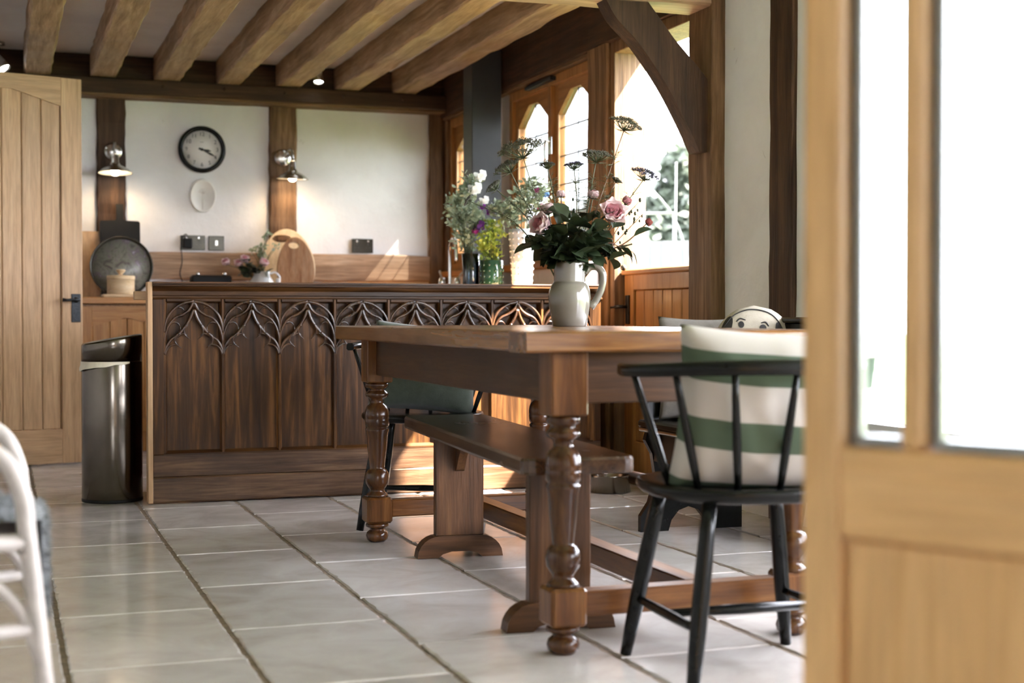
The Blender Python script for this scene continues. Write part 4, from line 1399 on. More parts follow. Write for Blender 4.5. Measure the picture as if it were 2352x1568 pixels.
def rose_bloom(root, c, up, r, mats, openness, R):
    """outer petals are pieces of their own, the heart is one spiral"""
    up = Vector(up).normalized()
    q = up.to_track_quat('Z', 'Y').to_matrix().to_4x4()
    M = Matrix.Translation(c) @ q
    L = r * 1.25
    bl = MB()
    for ring, (k, n, op) in enumerate(((.62, 4, .22), (.8, 5, .45))):
        for j in range(n):
            a = 2 * pi * (j + .5 * ring) / n + R.uniform(-.15, .15)
            st = len(bl.v)
            bl.grid(petal(L * k, L * k * 1.05, op * .7 * openness + .1, .05 * openness), 5, 5)
            bl.xf(Matrix.Rotation(a, 4, 'Z'), st)
    for j in range(26):
        a = j * .62
        st = len(bl.v)
        rad = r * .05 + r * .3 * j / 26
        bl.grid(lambda u, v: Vector((rad * cos(a + v * .9), rad * sin(a + v * .9), L * (.1 + .62 * u + .04 * sin(3 * v + j)))), 2, 3)
    bl.xf(M)
    part('bloom_heart', bl, mats[1], root)
    pm = [MB().grid(petal(L, L * 1.15, .5 * openness + .08, .26 * openness), 6, 6).mesh('petal', mats[0], False), MB().grid(petal(L * .94, L * 1.1, .42 * openness + .08, .12 * openness), 6, 6).mesh('petal', mats[0], False)]
    w = world_loc(root)
    for ring in range(2):
        for j in range(5):
            a = 2 * pi * (j + .5 * ring) / 5 + R.uniform(-.2, .2)
            o = link('petal', pm[ring], root)
            o.matrix_basis = Matrix.Translation(-w) @ M @ Matrix.Rotation(a, 4, 'Z') @ Matrix.Rotation(R.uniform(-.12, .06), 4, 'X')
    sp = MB()
    for j in range(5):
        a = 2 * pi * j / 5
        d = Vector((cos(a), sin(a), -.15))
        sp.tube([(0, 0, 0), tuple(d * r * .35), tuple(d * r * .75 + Vector((0, 0, .1 * r)))], [.003, .003, .0006], 5)
    sp.ball((0, 0, -.002), r * .2, 8, 5)
    part('sepals', sp.xf(M), 'roseleaf', root)


def umbel_head(root, c, up, r, mat, R, n=30, m=22):
    """rays fan out from the stem, each ends in a small tuft of florets"""
    up = Vector(up).normalized()
    M = Matrix.Translation(c) @ up.to_track_quat('Z', 'Y').to_matrix().to_4x4()
    ry, fl = MB(), MB()
    for i in range(n):
        rr_ = r * .93 * sqrt((i + .5) / n)
        a = i * 2.39996 + R.uniform(-.15, .15)
        tip = Vector((rr_ * cos(a), rr_ * sin(a), r * (.62 - .3 * (rr_ / r) ** 2) + R.uniform(-.07, .07) * r))
        ry.tube([(0, 0, 0), (tip.x * .6, tip.y * .6, tip.z * .5), tuple(tip)], [.0012, .001, .0008], 4)
        for k in range(m):
            d = Vector((R.gauss(0, 1), R.gauss(0, 1), abs(R.gauss(0, .8)) + .1)).normalized()
            e = tip + d * r * R.uniform(.1, .22)
            ry.tube([tuple(tip), tuple(e)], [.0006, .0004], 3)
            fl.octa(e, max(.0014, r * R.uniform(.022, .04)))
    for j in range(11):
        a = 2 * pi * j / 11
        ry.tube([(0, 0, 0), (r * .3 * cos(a), r * .3 * sin(a), -.06 * r), (r * .7 * cos(a), r * .7 * sin(a), .0)], [.0009, .0007, .0003], 4)
    part('umbel_rays', ry.xf(M), 'stem', root)
    o = part('florets', fl.xf(M), mat, root)
    o['kind'] = 'stuff'


def stem(root, pts, r0=.0028, r1=.0018, mat='stem'):
    q = spline(pts, 5)
    part('stem', MB().tube(q, [r0 + (r1 - r0) * i / (len(q) - 1) for i in range(len(q))], 7), mat, root)
    return q


RV = Vector((cos(TH), -sin(TH), 0)); FV = Vector((sin(TH), cos(TH), 0))
JG = Vector((1.73, 4.27, TZ + .0005))


def bq(x, y, dd=0.0):
    """place in the bouquet: across, up and towards the counter"""
    return JG + RV * ((x - 1308) * .001409) + FV * dd + Vector((0, 0, (750 - y) * .001409))


jg = thing('stoneware_jug', 'grey glazed stoneware jug with loop handle holding flowers', 'jug', JG)
part('jug_body', MB().lathe([(.001, 0), (.053, 0), (.0555, .003), (.060, .03), (.0665, .065), (.0690, .092), (.0670, .112), (.0610, .130), (.0548, .1405), (.0528, .1415), (.0514, .1425), (.0512, .147), (.0512, .165), (.0512, .19), (.0522, .203), (.0515, .207), (.049, .206), (.0475, .15), (.058, .12), (.0650, .09), (.056, .03), (.05, .006), (.001, .006)], seg=56, caps=False), 'jug', jg, True)
hp = [RV * .046 + Vector((0, 0, .176)), RV * .068 + Vector((0, 0, .192)), RV * .092 + Vector((0, 0, .19)), RV * .108 + Vector((0, 0, .165)), RV * .104 + Vector((0, 0, .125)), RV * .086 + Vector((0, 0, .085)), RV * .0665 + Vector((0, 0, .063))]
q = spline(hp, 6)
part('handle', MB().tube(q, [.0115 if 3 < i < len(q) - 4 else .0135 for i in range(len(q))], 12), 'jug', jg, True)

FR = random.Random(21)
# roses: x, y, depth, radius, look-at, mats, openness, label, foot offset
roses = [
    (1405, 492, -.03, .043, (.25, -.75, .45), ('pink', 'deeppink'), 1.0, 'large open pale pink rose in the stoneware jug', (1338, 600)),
    (1243, 520, -.05, .040, (-.45, -.5, .25), ('pink', 'deeppink'), .75, 'two-tone pink rose facing sideways in the stoneware jug', (1292, 600)),
    (1258, 482, .02, .030, (-.2, -.2, .9), ('pink', 'pink'), .55, 'pale rose half hidden behind dark leaves in the jug', (1296, 600)),
    (1363, 447, .03, .024, (.1, -.3, .9), ('pink', 'deeppink'), .5, 'cupped pink rose upright at the middle of the bouquet', (1322, 600)),
    (1288, 448, .0, .019, (-.05, -.2, 1), ('pink', 'deeppink'), .3, 'slim pink rose bud between two umbels in the jug', (1304, 600)),
    (1440, 462, .02, .021, (.5, -.2, .6), ('deeppink', 'redbud'), .4, 'drooping dusky pink rose near the window post', (1334, 600)),
    (1488, 512, -.01, .017, (.8, -.2, .5), ('redbud', 'redbud'), .25, 'small red rose bud at the far end of a long stem', (1336, 602)),
]
for x, y, dd, r, up, mats, op, lab, ft in roses:
    t = thing('rose', lab, 'flower', JG + Vector((0, 0, .20)), 0, 'flowers in the stoneware jug')
    c, f0 = bq(x, y, dd), bq(ft[0], ft[1] + 60, dd * .1)
    u = Vector(up).normalized()
    u = (RV * up[0] - FV * -up[1] + Vector((0, 0, up[2]))).normalized()
    stem(t, [f0, bq(ft[0], ft[1], dd * .2), f0.lerp(c, .62) + Vector((0, 0, .01)), c - u * r * .25], .0028, .002, 'redstem' if r < .022 else 'stem')
    rose_bloom(t, c - u * r * .3, u, r, mats, op, FR)
    n = 7 if r > .028 else 4
    w = world_loc(t)
    for k in range(n):
        a = f0.lerp(c, FR.uniform(.38, .82))
        d = (RV * FR.uniform(-1, 1) + FV * FR.uniform(-1, .5) + Vector((0, 0, FR.uniform(-.5, .5))))
        o = link('leaf', FR.choice(LEAF), t, a - w, aim(d, FR.uniform(-.6, .6)))
# leafy rose sprays: the dark mass at the jug's mouth
spr = [(1238, 562, -.05), (1262, 540, -.06), (1300, 512, -.06), (1335, 532, -.07), (1368, 520, -.05), (1378, 552, -.03), (1282, 560, -.06), (1345, 560, -.06), (1245, 545, .04), (1320, 500, .04), (1375, 570, .04), (1290, 490, .0)]
labs = ['spray of dark rose leaves hanging low beside the two-tone rose', 'spray of dark rose leaves just under the two-tone rose', 'tall spray of dark rose leaves in the centre of the bouquet', 'spray of dark rose leaves above the middle of the jug rim', 'spray of dark rose leaves just under the large open rose', 'spray of dark rose leaves over the top of the jug handle', 'low spray of dark rose leaves resting on the jug rim under the pale rose', 'low spray of dark rose leaves resting on the jug rim beside the handle', 'spray of dark rose leaves behind the two-tone rose', 'spray of dark rose leaves behind the centre of the bouquet', 'spray of dark rose leaves behind the jug handle', 'spray of dark rose leaves between the pale rose and the slim bud']
for i, (x, y, dd) in enumerate(spr):
    t = thing('rose_spray', labs[i], 'foliage', JG + Vector((0, 0, .20)), 0, 'leaf sprays in the stoneware jug')
    w = world_loc(t)
    a, c = bq(1308 + (x - 1308) * .22, 640, dd * .2), bq(x, y, dd)
    q = stem(t, [a, bq(1308 + (x - 1308) * .35, 598, dd * .4), c], .0024, .0014)
    for k in range(11):
        p = q[int(len(q) * (.5 + .5 * k / 11)) if k < 10 else -1] + Vector((FR.uniform(-.02, .02), FR.uniform(-.02, .02), FR.uniform(-.018, .018)))
        d = RV * (FR.uniform(-1, 1) + (x - 1308) * .008) + FV * FR.uniform(-1.1, .4) + Vector((0, 0, FR.uniform(-.4, .6)))
        link('leaf', FR.choice(LEAF), t, p - w, aim(d, FR.uniform(-.9, .9)))
# drooping leaf spray on the right
t = thing('rose_spray', 'reddish drooping leaf spray hanging out over the jug handle', 'foliage', JG + Vector((0, 0, .2)), 0, 'leaf sprays in the stoneware jug')
w = world_loc(t)
stem(t, [bq(1335, 640, 0), bq(1350, 598, 0), bq(1395, 560, 0), bq(1430, 572, 0), bq(1455, 580, 0)], .0022, .001, 'redstem')
for x, y in ((1395, 562), (1412, 568), (1428, 572), (1440, 578), (1452, 580)):
    link('leaf', LEAF[1], t, bq(x, y, 0) - w, aim(RV * FR.uniform(.3, .9) + Vector((0, 0, -.6 + FR.uniform(-.2, .6))), FR.uniform(-.6, .6)))
# umbels: x, y, depth, radius, up(r, f, z), mat, label, via
umb = [
    (1198, 352, -.02, .07, (-.25, -.35, 1), 'umbel', 'broad grey-brown umbel on a long leaning stem in the jug', (1252, 520), 'stem'),
    (1168, 388, .0, .044, (-.45, -.1, .8), 'umbel', 'smaller grey umbel tucked under the broad grey-brown one', (1225, 500), 'stem'),
    (1436, 292, .0, .05, (.35, -.3, .9), 'umbel', 'tallest feathery umbel on a reddish stem in the jug', (1370, 480), 'redstem'),
    (1482, 405, .02, .044, (.3, -.25, .9), 'umbelviolet', 'dark violet lacy umbel against the bright garden opening', (1400, 520), 'stem'),
    (1370, 362, .03, .046, (.05, -.2, 1), 'umbel', 'flat pale brown umbel in front of the oak post', (1350, 480), 'stem'),
    (1320, 380, .06, .030, (.0, .0, 1), 'umbelviolet', 'small flat violet umbel in front of the casement', (1326, 470), 'stem'),
    (1258, 380, .04, .024, (-.05, .0, 1), 'umbel', 'small round seed umbel left of the window catch', (1276, 470), 'stem'),
    (1136, 432, .0, .028, (-.6, .0, .7), 'umbel', 'nodding brown umbel reaching towards the charcoal column', (1210, 500), 'stem'),
    (1416, 415, .02, .017, (.4, .0, .8), 'umbel', 'tiny spiky umbel bud near the pale door jamb', (1375, 500), 'redstem'),
    (1078, 462, .0, .018, (-.8, .0, .5), 'umbel', 'tiny umbel bud at the very end of a low feathery stem', (1180, 510), 'stem'),
]
for x, y, dd, r, up, mat, lab, via, sm_ in umb:
    t = thing('wild_carrot', lab, 'flower', JG + Vector((0, 0, .2)), 0, 'flowers in the stoneware jug')
    c = bq(x, y, dd)
    u = (RV * up[0] + FV * up[1] + Vector((0, 0, up[2]))).normalized()
    stem(t, [bq(1308 + (via[0] - 1308) * .25, 640, dd * .2), bq(1308 + (via[0] - 1308) * .45, 595, dd * .3), bq(via[0], via[1], dd * .7), c - u * r * .2], .0027, .0016, sm_)
    umbel_head(t, c - u * r * .3, u, r * 1.12, mat, FR)
    fe = MB()
    for k in range(40):
        f = FR.uniform(.3, .95)
        a = bq(via[0], via[1], dd * .7).lerp(c, f - .3)
        d = RV * FR.uniform(-1, 1) + FV * FR.uniform(-1, 1) + Vector((0, 0, FR.uniform(-.2, .9)))
        ln = FR.uniform(.016, .046)
        d.normalize()
        fe.tube([a, a + d * ln * .6, a + d * ln + Vector((0, 0, -.004))], [.0009, .0007, .0003], 4)
        for s_ in (-1, 1):
            fe.tube([a + d * ln * .5, a + d * ln * .8 + RV * .008 * s_], [.0006, .0003], 3)
    o = part('feathery_leaf', fe, 'stem', t)
    o['kind'] = 'stuff'
# bud sprigs
for x, y, lab in ((1475, 493, 'thin sprig with a dark pointed bud above the red rose bud'), (1462, 470, 'thin sprig with tiny buds beside the dusky rose'), (1312, 470, 'thin sprig of dark seed pods in front of the casement'), (1215, 545, 'loose sprig of tiny dark seeds beside the hobnail vase')):
    t = thing('bud_sprig', lab, 'foliage', JG + Vector((0, 0, .2)), 0, 'flowers in the stoneware jug')
    c = bq(x, y, -.01)
    q = stem(t, [bq(1308 + (x - 1308) * .2, 640, 0), bq(1308 + (x - 1308) * .45, 590, 0), bq(1308 + (x - 1308) * .8, y + 35, 0), c], .0018, .001, 'redstem')
    bd = MB()
    for k in range(9):
        p = q[-1 - k] + RV * FR.uniform(-.02, .02) + Vector((0, 0, FR.uniform(-.012, .016)))
        bd.tube([q[-1 - k], p], [.0007, .0005], 4)
        bd.ball(p, FR.uniform(.003, .0055), 6, 4, 1.5)
    part('buds', bd, 'roseleaf', t)


# ---- hobnail vases on the carved counter
CZ = 0.9055
def hobnail(name, label, x, y, prof, mat, rows, zs, n, r):
    t = thing(name, label, 'vase', (x, y, CZ))
    part('vase_body', MB().lathe(prof, seg=40, caps=False), mat, t, True)
    hb_ = MB()
    for i, z in enumerate(zs):
        for k in range(len(prof) - 1):
            (r0, z0), (r1, z1) = prof[k], prof[k + 1]
            if z0 <= z <= z1 and z1 > z0:
                rad = r0 + (r1 - r0) * (z - z0) / (z1 - z0)
                break
        for j in range(n):
            a = 2 * pi * j / n
            hb_.ball((rad * cos(a), rad * sin(a), z), r, 8, 4)
    part('hobnails', hb_, mat, t, True)
    return t


VW, VG, VS = Vector((2.392, 6.52, CZ)), Vector((2.262, 6.60, CZ)), Vector((2.175, 6.66, CZ))
hobnail('hobnail_vase', 'tall white hobnail vase with herbs on the carved counter', VW.x, VW.y, [(.001, 0), (.046, 0), (.05, .01), (.044, .03), (.046, .05), (.055, .16), (.064, .30), (.066, .315), (.062, .315), (.05, .05), (.001, .02)], 'milkglass', 8, [.065 + .029 * i for i in range(9)], 14, .0062)
hobnail('hobnail_pot', 'short dark green hobnail pot with lime foliage on the carved counter', VG.x, VG.y, [(.001, 0), (.05, 0), (.054, .006), (.056, .08), (.058, .165), (.055, .166), (.05, .02), (.001, .015)], 'greenglaze', 5, [.03 + .028 * i for i in range(5)], 12, .006)
gv = thing('glass_vase', 'clear glass vase with sweet peas on the carved counter', 'vase', VS)
part('vase_body', MB().lathe([(.001, 0), (.04, 0), (.043, .01), (.04, .10), (.045, .2), (.042, .2), (.036, .1), (.038, .012), (.001, .012)], seg=32, caps=False), 'vaseglass', gv, True)


def bushy(name, label, base, mats, zmin, blobs, nleaf, lsize, group='plants on the carved counter', blooms=()):
    t = thing(name, label, 'plant', base + Vector((0, 0, zmin)), 0, group)
    R = random.Random(len(label))
    sm_, lf_ = MB(), MB()
    fl = {m: MB() for m in blooms}
    for (dx, dy, dz, rad, n) in blobs:
        c = base + RV * dx + FV * dy + Vector((0, 0, dz))
        a = base + Vector((R.uniform(-.015, .015), R.uniform(-.015, .015), zmin))
        for s_ in range(3):
            e = c + Vector((R.gauss(0, rad * .5), R.gauss(0, rad * .5), R.gauss(0, rad * .4)))
            mid = a.lerp(e, .5) + Vector((0, 0, .03))
            sm_.tube(spline([a, mid, e], 4), .0018, 5)
        for k in range(n):
            p = c + Vector((R.gauss(0, rad * .5), R.gauss(0, rad * .5), R.gauss(0, rad * .55)))
            d = Vector((R.uniform(-1, 1), R.uniform(-1, 1), R.uniform(-.4, 1))).normalized()
            w = d.orthogonal().normalized()
            w.rotate(Matrix.Rotation(R.uniform(0, 6.28), 3, d))
            L = lsize * R.uniform(.6, 1.3)
            nrm = d.cross(w)
            lf_.add([p, p + d * L * .35 + w * L * .24 + nrm * L * .05, p + d * L * .7 + w * L * .2 + nrm * L * .04, p + d * L, p + d * L * .7 - w * L * .2 + nrm * L * .04, p + d * L * .35 - w * L * .24 + nrm * L * .05], [(0, 1, 2, 3), (0, 3, 4, 5)])
    o = part('stems', sm_, 'stem', t)
    o = part('foliage', lf_, mats, t)
    o['kind'] = 'stuff'
    return t


def blossom(parent_label, base, dx, dy, dz, mat, r, group):
    """one sweet-pea like flower head: two standing petals and a keel"""
    c = base + RV * dx + FV * dy + Vector((0, 0, dz))
    t = thing('blossom', parent_label, 'flower', c, 0, group)
    R = random.Random(int(1000 * (dx + 3 * dz)))
    for k in range(7):
        p = Vector((R.uniform(-1, 1), R.uniform(-1, 1), R.uniform(-1, 1))) * r
        pm = MB().grid(lambda u, v: Vector(((v * 2 - 1) * r * .9 * sin(pi * (u * .8 + .15)), r * .25 * sin(pi * v), r * 1.2 * u)), 3, 4)
        pm.xf(Matrix.Translation(p) @ Euler((R.uniform(-.8, .8), R.uniform(-.8, .8), R.uniform(0, 6.28))).to_matrix().to_4x4())
        part('petal', pm, mat, t, True)


bushy('herb_bunch', 'bunch of grey-green feathery herbs in the white hobnail vase', VW, 'herb', .22, [(-.03, 0, .40, .05, 110), (.0, 0, .46, .05, 90), (-.08, 0, .38, .05, 110), (.05, 0, .44, .05, 90), (.03, .02, .52, .04, 60), (.09, .03, .52, .045, 70), (-.12, .02, .42, .04, 70), (.11, .02, .45, .05, 80)], 0, .032)
bushy('lime_herb', 'lime green leafy herb growing in the green hobnail pot', VG, 'lime', .10, [(0, 0, .21, .045, 170), (-.02, -.02, .26, .04, 120), (.02, 0, .30, .04, 90), (.0, .02, .33, .03, 60), (-.04, 0, .22, .03, 70)], 0, .028)
bushy('sweet_pea_bunch', 'loose bunch of sweet pea stems in the clear glass vase', VS, 'herb', .12, [(-.04, -.02, .30, .05, 110), (-.07, 0, .38, .05, 110), (.0, 0, .40, .055, 120), (-.03, 0, .48, .05, 100), (.03, 0, .34, .05, 110), (-.09, .0, .44, .04, 60), (.0, .0, .55, .04, 70), (-.02, 0, .24, .04, 70)], 0, .034)
for i, (x, y, mat, r, lab) in enumerate([
        (1098, 525, 'purple', .024, 'deep purple sweet pea bloom low in the glass vase bunch'), (1090, 535, 'magenta', .014, 'magenta bloom tucked under the deep purple one'),
        (1125, 490, 'purple', .018, 'purple bloom on the edge of the herb bunch'), (1108, 478, 'purple', .013, 'small purple bloom halfway up the sweet peas'),
        (1088, 440, 'whitepetal', .028, 'cluster of white blooms beside the charcoal column'), (1100, 410, 'whitepetal', .026, 'upper cluster of white blooms in front of the charcoal column'),
        (1110, 465, 'whitepetal', .02, 'small white bloom between purple ones'), (1232, 440, 'magenta', .012, 'magenta bloom high in the herb bunch'), (1240, 478, 'magenta', .014, 'pink magenta bloom behind the jug roses'), (1252, 450, 'bluepetal', .015, 'blue bloom in front of the casement window')]):
    base = at(x, y, 6.62 if x < 1200 else 6.5)
    blossom(lab, base, 0, 0, 0, mat, r, 'blooms on the carved counter')

# small jug of pink roses on the back worktop
SJ = Vector((1.545, 8.98, WZ + .0005))
sj = thing('white_cream_jug', 'small round white jug with pink roses on the back worktop', 'jug', SJ)
part('jug_body', MB().lathe([(.001, 0), (.045, 0), (.07, .02), (.085, .06), (.08, .10), (.06, .13), (.05, .15), (.056, .17), (.052, .17), (.045, .15), (.075, .1), (.078, .06), (.06, .02), (.001, .01)], seg=36, caps=False), 'white', sj, True)
part('handle', MB().tube(spline([(.052, 0, .155), (.085, 0, .165), (.115, 0, .13), (.105, 0, .08), (.082, 0, .06)], 5), .007, 8), 'white', sj, True)
for x, y, r, lab in ((519, 603, .032, 'pink rose leaning out of the small white jug over the radio'), (548, 606, .034, 'two-tone pink rose at the front of the small white jug'), (562, 596, .034, 'pale pink rose at the top of the small white jug'), (605, 604, .036, 'pale pink rose leaning towards the oval boards')):
    c = at(x, y, 8.95)
    t = thing('rose', lab, 'flower', SJ + Vector((0, 0, .15)), 0, 'roses in the small white jug')
    stem(t, [SJ + Vector((0, 0, .08)), SJ.lerp(c, .5) + Vector((0, 0, .06)), c - Vector((0, 0, r * .3))], .003, .002)
    u = Vector(((x - 560) * .008, -.55, .8))
    rose_bloom(t, c - u.normalized() * r * .3, u, r, ('pink', 'deeppink'), .7, FR)
    w = world_loc(t)
    for k in range(9):
        d = Vector((FR.uniform(-1, 1), FR.uniform(-1, .3), FR.uniform(-.4, .5)))
        link('leaf', FR.choice(LEAF), t, SJ.lerp(c, FR.uniform(.45, .75)) + Vector((FR.uniform(-.04, .04), FR.uniform(-.04, .04), .05)) - w, aim(d, FR.uniform(-.6, .6)))
bushy('herb_bunch', 'wispy green sprigs standing up behind the pink roses in the small jug', SJ, 'herb', .12, [(-.04, .0, .30, .02, 14), (.0, 0, .33, .03, 18), (.03, 0, .40, .02, 12), (.0, 0, .27, .03, 24), (.09, 0, .33, .02, 14)], 0, .03, 'plants on the back worktop')

# ---- chrome tap at the sink under the window
tp = thing('sink_tap', 'chrome swan-neck tap with two lever handles by the corner window', 'tap', (2.575, 8.30, 0.9085))
part('tap_bridge', MB().tube([(-.05, 0, .05), (.05, 0, .05)], .012, 12), 'chrome', tp, True)
for s_ in (-1, 1):
    part('tap_leg', MB().lathe([(.024, 0), (.024, .006), (.013, .012), (.013, .06), (.02, .075), (.022, .10), (.016, .12), (.001, .125)], (s_ * .05, 0, 0), 18), 'chrome', tp, True)
    part('lever', MB().tube([(s_ * .05, 0, .12), (s_ * .065, -.02, .145), (s_ * .075, -.04, .16)], [.006, .006, .008], 8), 'white', tp, True)
part('swan_neck', MB().tube(spline([(0, 0, .05), (0, 0, .2), (0, -.01, .30), (0, -.06, .355), (0, -.12, .33), (0, -.135, .25), (0, -.135, .22)], 6), .011, 12), 'chrome', tp, True)
# white jug on the counter behind the stoneware jug
wj = at(1358, 640, 6.5)
mb = MB().lathe([(.001, 0), (.038, 0), (.042, .01), (.036, .06), (.034, .12), (.042, .165), (.039, .165), (.03, .12), (.03, .02), (.001, .015)], (wj.x, 6.5, CZ), 28, False)
solo('white_beaker', mb, 'white', 'slim white ceramic beaker on the carved counter near the oak post', 'beaker', (wj.x, 6.5, CZ))

# ================================================================ CANE CHAIR AT THE LEFT
cc = thing('cane_armchair', 'whitewashed bent-cane armchair draped with grey fur', 'chair', (-0.30, 2.67, 0))
for y in (2.42, 2.94):
    arm = spline([(-0.58, y + (.03 if y > 2.7 else -.03) * 0, 0.70), (-0.45, y, .66), (-0.25, y, .625), (-0.08, y, .60), (-0.005, y, .575), (.028, y, .515), (.038, y, .437), (.062, y, .207), (.085, y, .012)], 7)
    part('arm_frame', MB().tube([p - Vector((.0, 0, 0)) for p in arm], .0145, 12), 'rattan', cc)
    part('rear_leg', MB().tube(spline([(-.56, y, .72), (-.54, y, .42), (-.58, y, .2), (-.62, y, .012)], 6), .0145, 12), 'rattan', cc)
    part('brace_loop', MB().tube(spline([(-.30, y, .40), (-.15, y, .405), (-.03, y, .375), (.025, y, .325), (.045, y, .27), (.052, y, .25)], 6), .010, 10), 'rattan', cc)
    part('side_rail', MB().tube([(-.55, y, .425), (.036, y, .435)], .0135, 10), 'rattan', cc)
    part('side_stretcher', MB().tube([(-.57, y, .25), (.05, y, .295)], .012, 10), 'rattan', cc)
    part('foot_cap', MB().lathe([(.017, 0), (.018, .004), (.016, .03)], (.085, y, .0005), 12), 'rattan', cc)
    part('foot_cap', MB().lathe([(.017, 0), (.018, .004), (.016, .03)], (-.62, y, .0005), 12), 'rattan', cc)
for x, z in ((.036, .435), (-.55, .425), (-.57, .25), (-.58, .70)):
    part('cross_rail', MB().tube([(x, 2.42, z), (x, 2.94, z)], .0135, 10), 'rattan', cc)
part('seat_cane', MB().grid(lambda u, v: Vector((-.54 + .57 * u, 2.43 + .50 * v, .435 - .02 * sin(pi * u) * sin(pi * v))), 10, 10), 'rattan', cc)
bk = MB()
for k in range(9):
    bk.tube([(-.555, 2.46 + .055 * k, .43), (-.585, 2.46 + .055 * k, .70)], .006, 8)
part('back_canes', bk, 'rattan', cc)
fu = thing('fur_throw', 'shaggy grey fur throw hanging over the cane armchair seat', 'throw', (-0.2, 2.67, .46))
base_ = MB().grid(lambda u, v: (Vector((-.45 + .49 * min(1, u * 1.4), 2.52 + .34 * v, .456)) if u < .7 else Vector((.062 + .006 * sin(5 * v), 2.52 + .34 * v, .456 - (u - .7) / .3 * .17))), 20, 14)
part('hide', base_, 'fur', fu)
R = random.Random(5)
pile = MB()
for k in range(5200):
    u, v = R.random(), R.random()
    if u < .55:
        p, n = Vector((-.45 + .49 * u / .55, 2.52 + .34 * v, .457)), Vector((0, 0, 1))
    else:
        p, n = Vector((.062, 2.52 + .34 * v, .456 - (u - .55) / .45 * .17)), Vector((1, 0, .1))
    d = (n + Vector((R.uniform(-.7, .7), R.uniform(-.7, .7), R.uniform(-.9, .2)))).normalized() * R.uniform(.012, .024)
    s_ = d.orthogonal().normalized() * .0016
    pile.add([p - s_, p + s_, p + d], [(0, 1, 2)])
o = part('pile', pile, 'fur', fu)
o['kind'] = 'stuff'

# ================================================================ GARDEN OUTSIDE
gd = struct('trim_2', label='lawn outside the stable door')
part('lawn', B(3.12, 60, -25, 60, -0.35, -0.12, b=.001), 'grass', gd)
part('lawn', B(-40, -2.75, -25, 60, -0.35, -0.12, b=.001), 'grass', gd)
part('lawn', B(-2.75, 3.12, -25, -4.15, -0.35, -0.12, b=.001), 'grass', gd)
fn = thing('garden_fence', 'pale close-boarded garden fence beyond the stable door', 'fence', (6, 16.2, -0.12))
fbm = B(-.062, .062, -.012, .012, 0, 1.80, b=.004).mesh('fence_board', 'fence')
f0, f1 = Vector((3.2, 18.3, 0)), Vector((8.9, 14.2, 0))
n = 54
dirv = (f1 - f0)
for i in range(n):
    p = f0.lerp(f1, i / n)
    link('fence_board', fbm, fn, p - Vector((6, 16.2, 0)), (0, 0, math.atan2(dirv.y, dirv.x)))
rl = MB().tube([f0 + Vector((0.02, .04, .3)), f1 + Vector((0.02, .04, .3))], .03, 6).tube([f0 + Vector((0.02, .04, 1.3)), f1 + Vector((0.02, .04, 1.3))], .03, 6)
part('fence_rail', rl, 'fence', fn)


def tree(label, x, y, h, w, seed):
    t = thing('garden_tree', label, 'tree', (x, y, -.12), 0, 'trees beyond the fence')
    R = random.Random(seed)
    part('trunk', MB().tube([(0, 0, 0), (.05, 0, h * .3), (0, .1, h * .7)], [.16, .12, .05], 8), 'darkbeam_z', t, True)
    lf_ = MB()
    for k in range(8000):
        a, e = R.uniform(0, 2 * pi), R.random()
        rr_ = w * (.45 + .55 * noise.noise(Vector((a * 1.4, e * 3, seed)))) * sqrt(max(.05, sin(pi * (e * .9 + .08)))) * R.uniform(.75, 1)
        p = Vector((rr_ * cos(a), rr_ * sin(a), h * (.12 + .88 * e)))
        d = Vector((R.uniform(-1, 1), R.uniform(-1, 1), R.uniform(-1, 1))).normalized()
        q = d.orthogonal().normalized()
        L = R.uniform(.16, .32)
        lf_.add([p, p + d * L * .5 + q * L * .3, p + d * L, p + d * L * .5 - q * L * .3], [(0, 1, 2, 3)])
    o = part('crown', lf_, 'tree', t, True)
    o['kind'] = 'stuff'


tree('rounded leafy tree rising behind the fence near the door post', 11.9, 23.6, 4.0, 1.7, 1)
tree('lower bushy tree behind the fence beside the rounded tree', 11.8, 27.0, 3.3, 1.7, 2)
tree('bushy tree behind the fence beyond the leaded casements', 9.0, 27.5, 2.9, 1.7, 3)
gf = thing('football_goal', 'pale tubular metal goal standing on the lawn', 'goal', (4.6, 9.2, -.12))
def gp(x, y, Y): return at(x, y, Y) - Vector((4.6, 9.2, -.12))
fr = MB()
a0, a1 = gp(1436, 490, 9.4), gp(1548, 490, 8.8)
part('cross_bar', MB().tube([a0, a1], .011, 10), 'goal', gf, True)
part('upright', MB().tube([a1, Vector((a1.x, a1.y, 0))], .010, 10), 'goal', gf, True)
part('upright', MB().tube([a0, Vector((a0.x, a0.y, 0))], .010, 10), 'goal', gf, True)
b0 = gp(1500, 440, 9.8)
part('hoop', MB().tube(spline([Vector((b0.x + .35, b0.y, 0)), Vector((b0.x + .30, b0.y, b0.z * .7)), Vector((b0.x, b0.y, b0.z)), Vector((b0.x - .5, b0.y, b0.z * 1.05))], 6), .010, 10), 'goal', gf, True)
cn = at(1548, 372, 11.0)
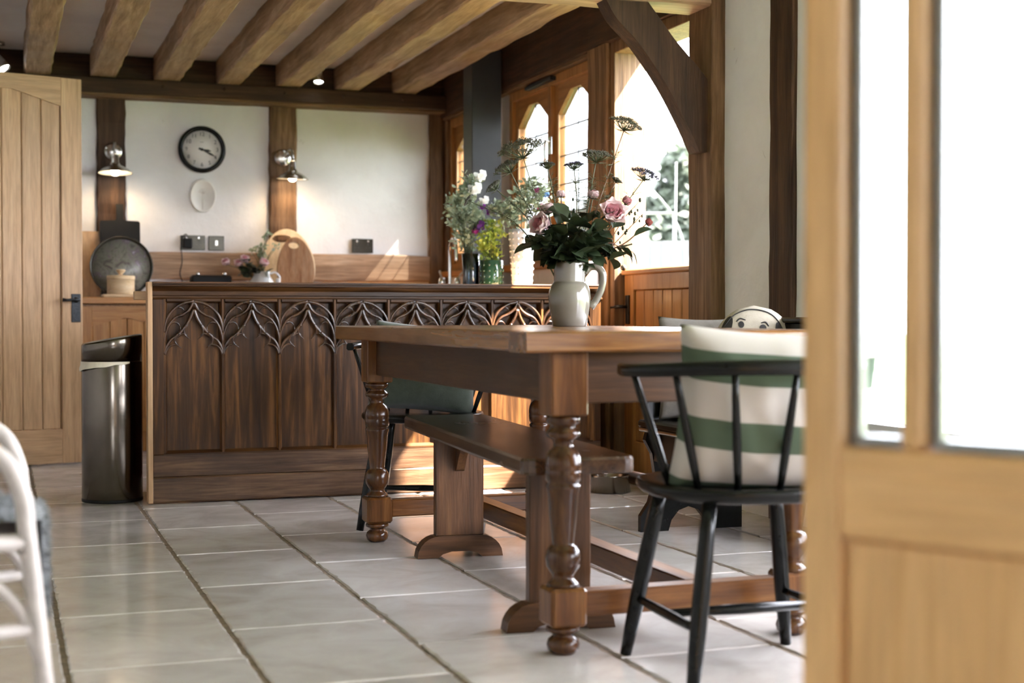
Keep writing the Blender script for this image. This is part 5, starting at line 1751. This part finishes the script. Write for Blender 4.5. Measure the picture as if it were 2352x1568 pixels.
solo('garden_cane', MB().tube([(cn.x, 11.0, -.12), (cn.x + .02, 11.0, cn.z)], .008, 8), 'goal', 'tall thin garden cane standing beyond the tubular goal', 'cane', (cn.x, 11.0, -.12))
# unseen roof added to keep direct sun out of the wide garden doorway
pr = thing('added_sun_blocker', 'added unseen timber roof blocking the sun outside the wide garden doorway', 'roof', (3.9, 2.6, 2.3))
part('blocker_deck', MB().prism([(3.02, 2.46), (4.35, 2.28), (4.35, 2.34), (3.02, 2.52)], 'y', .6, 4.75), 'darkbeam_y', pr)
for y in (.75,):
    part('blocker_post', B(4.2, 4.3, y, y + .1, -.12, 2.29), 'darkbeam_z', pr)
# rose arch and shrub seen through the foreground glass
ra = thing('garden_arch', 'slender dark metal garden hoop seen through the glazed door', 'arch', (5.6, 5.0, -.12))
hp_ = [(5.35 + .0 * k, 0, 0) for k in range(1)]
pts = [(-.75, 0, 0), (-.72, 0, .7), (-.5, 0, 1.15), (0, 0, 1.38), (.5, 0, 1.15), (.72, 0, .7), (.75, 0, 0)]
part('hoop', MB().tube(spline([Vector(p) for p in pts], 6), .016, 10), 'lead', ra, True)
sb = thing('garden_shrub', 'flowering shrub seen low through the glazed door', 'shrub', (5.0, 4.15, -.12))
R = random.Random(9)
lf_, wf_ = MB(), MB()
for k in range(900):
    p = Vector((R.gauss(0, .22), R.gauss(0, .22), abs(R.gauss(.38, .2))))
    d = Vector((R.uniform(-1, 1), R.uniform(-1, 1), R.uniform(-.3, 1))).normalized()
    q = d.orthogonal().normalized()
    L = R.uniform(.05, .1)
    lf_.add([p, p + d * L * .5 + q * L * .3, p + d * L, p + d * L * .5 - q * L * .3], [(0, 1, 2, 3)])
for k in range(30):
    wf_.ball((R.gauss(0, .24), R.gauss(0, .24), R.uniform(.2, .75)), .03, 7, 4)
o = part('foliage', lf_, 'tree', sb, True); o['kind'] = 'stuff'
part('stems', MB().tube([(0, 0, 0), (0, .02, .5)], .02, 6), 'stem', sb, True)
o = part('flowers', wf_, 'whitepetal', sb, True); o['kind'] = 'stuff'
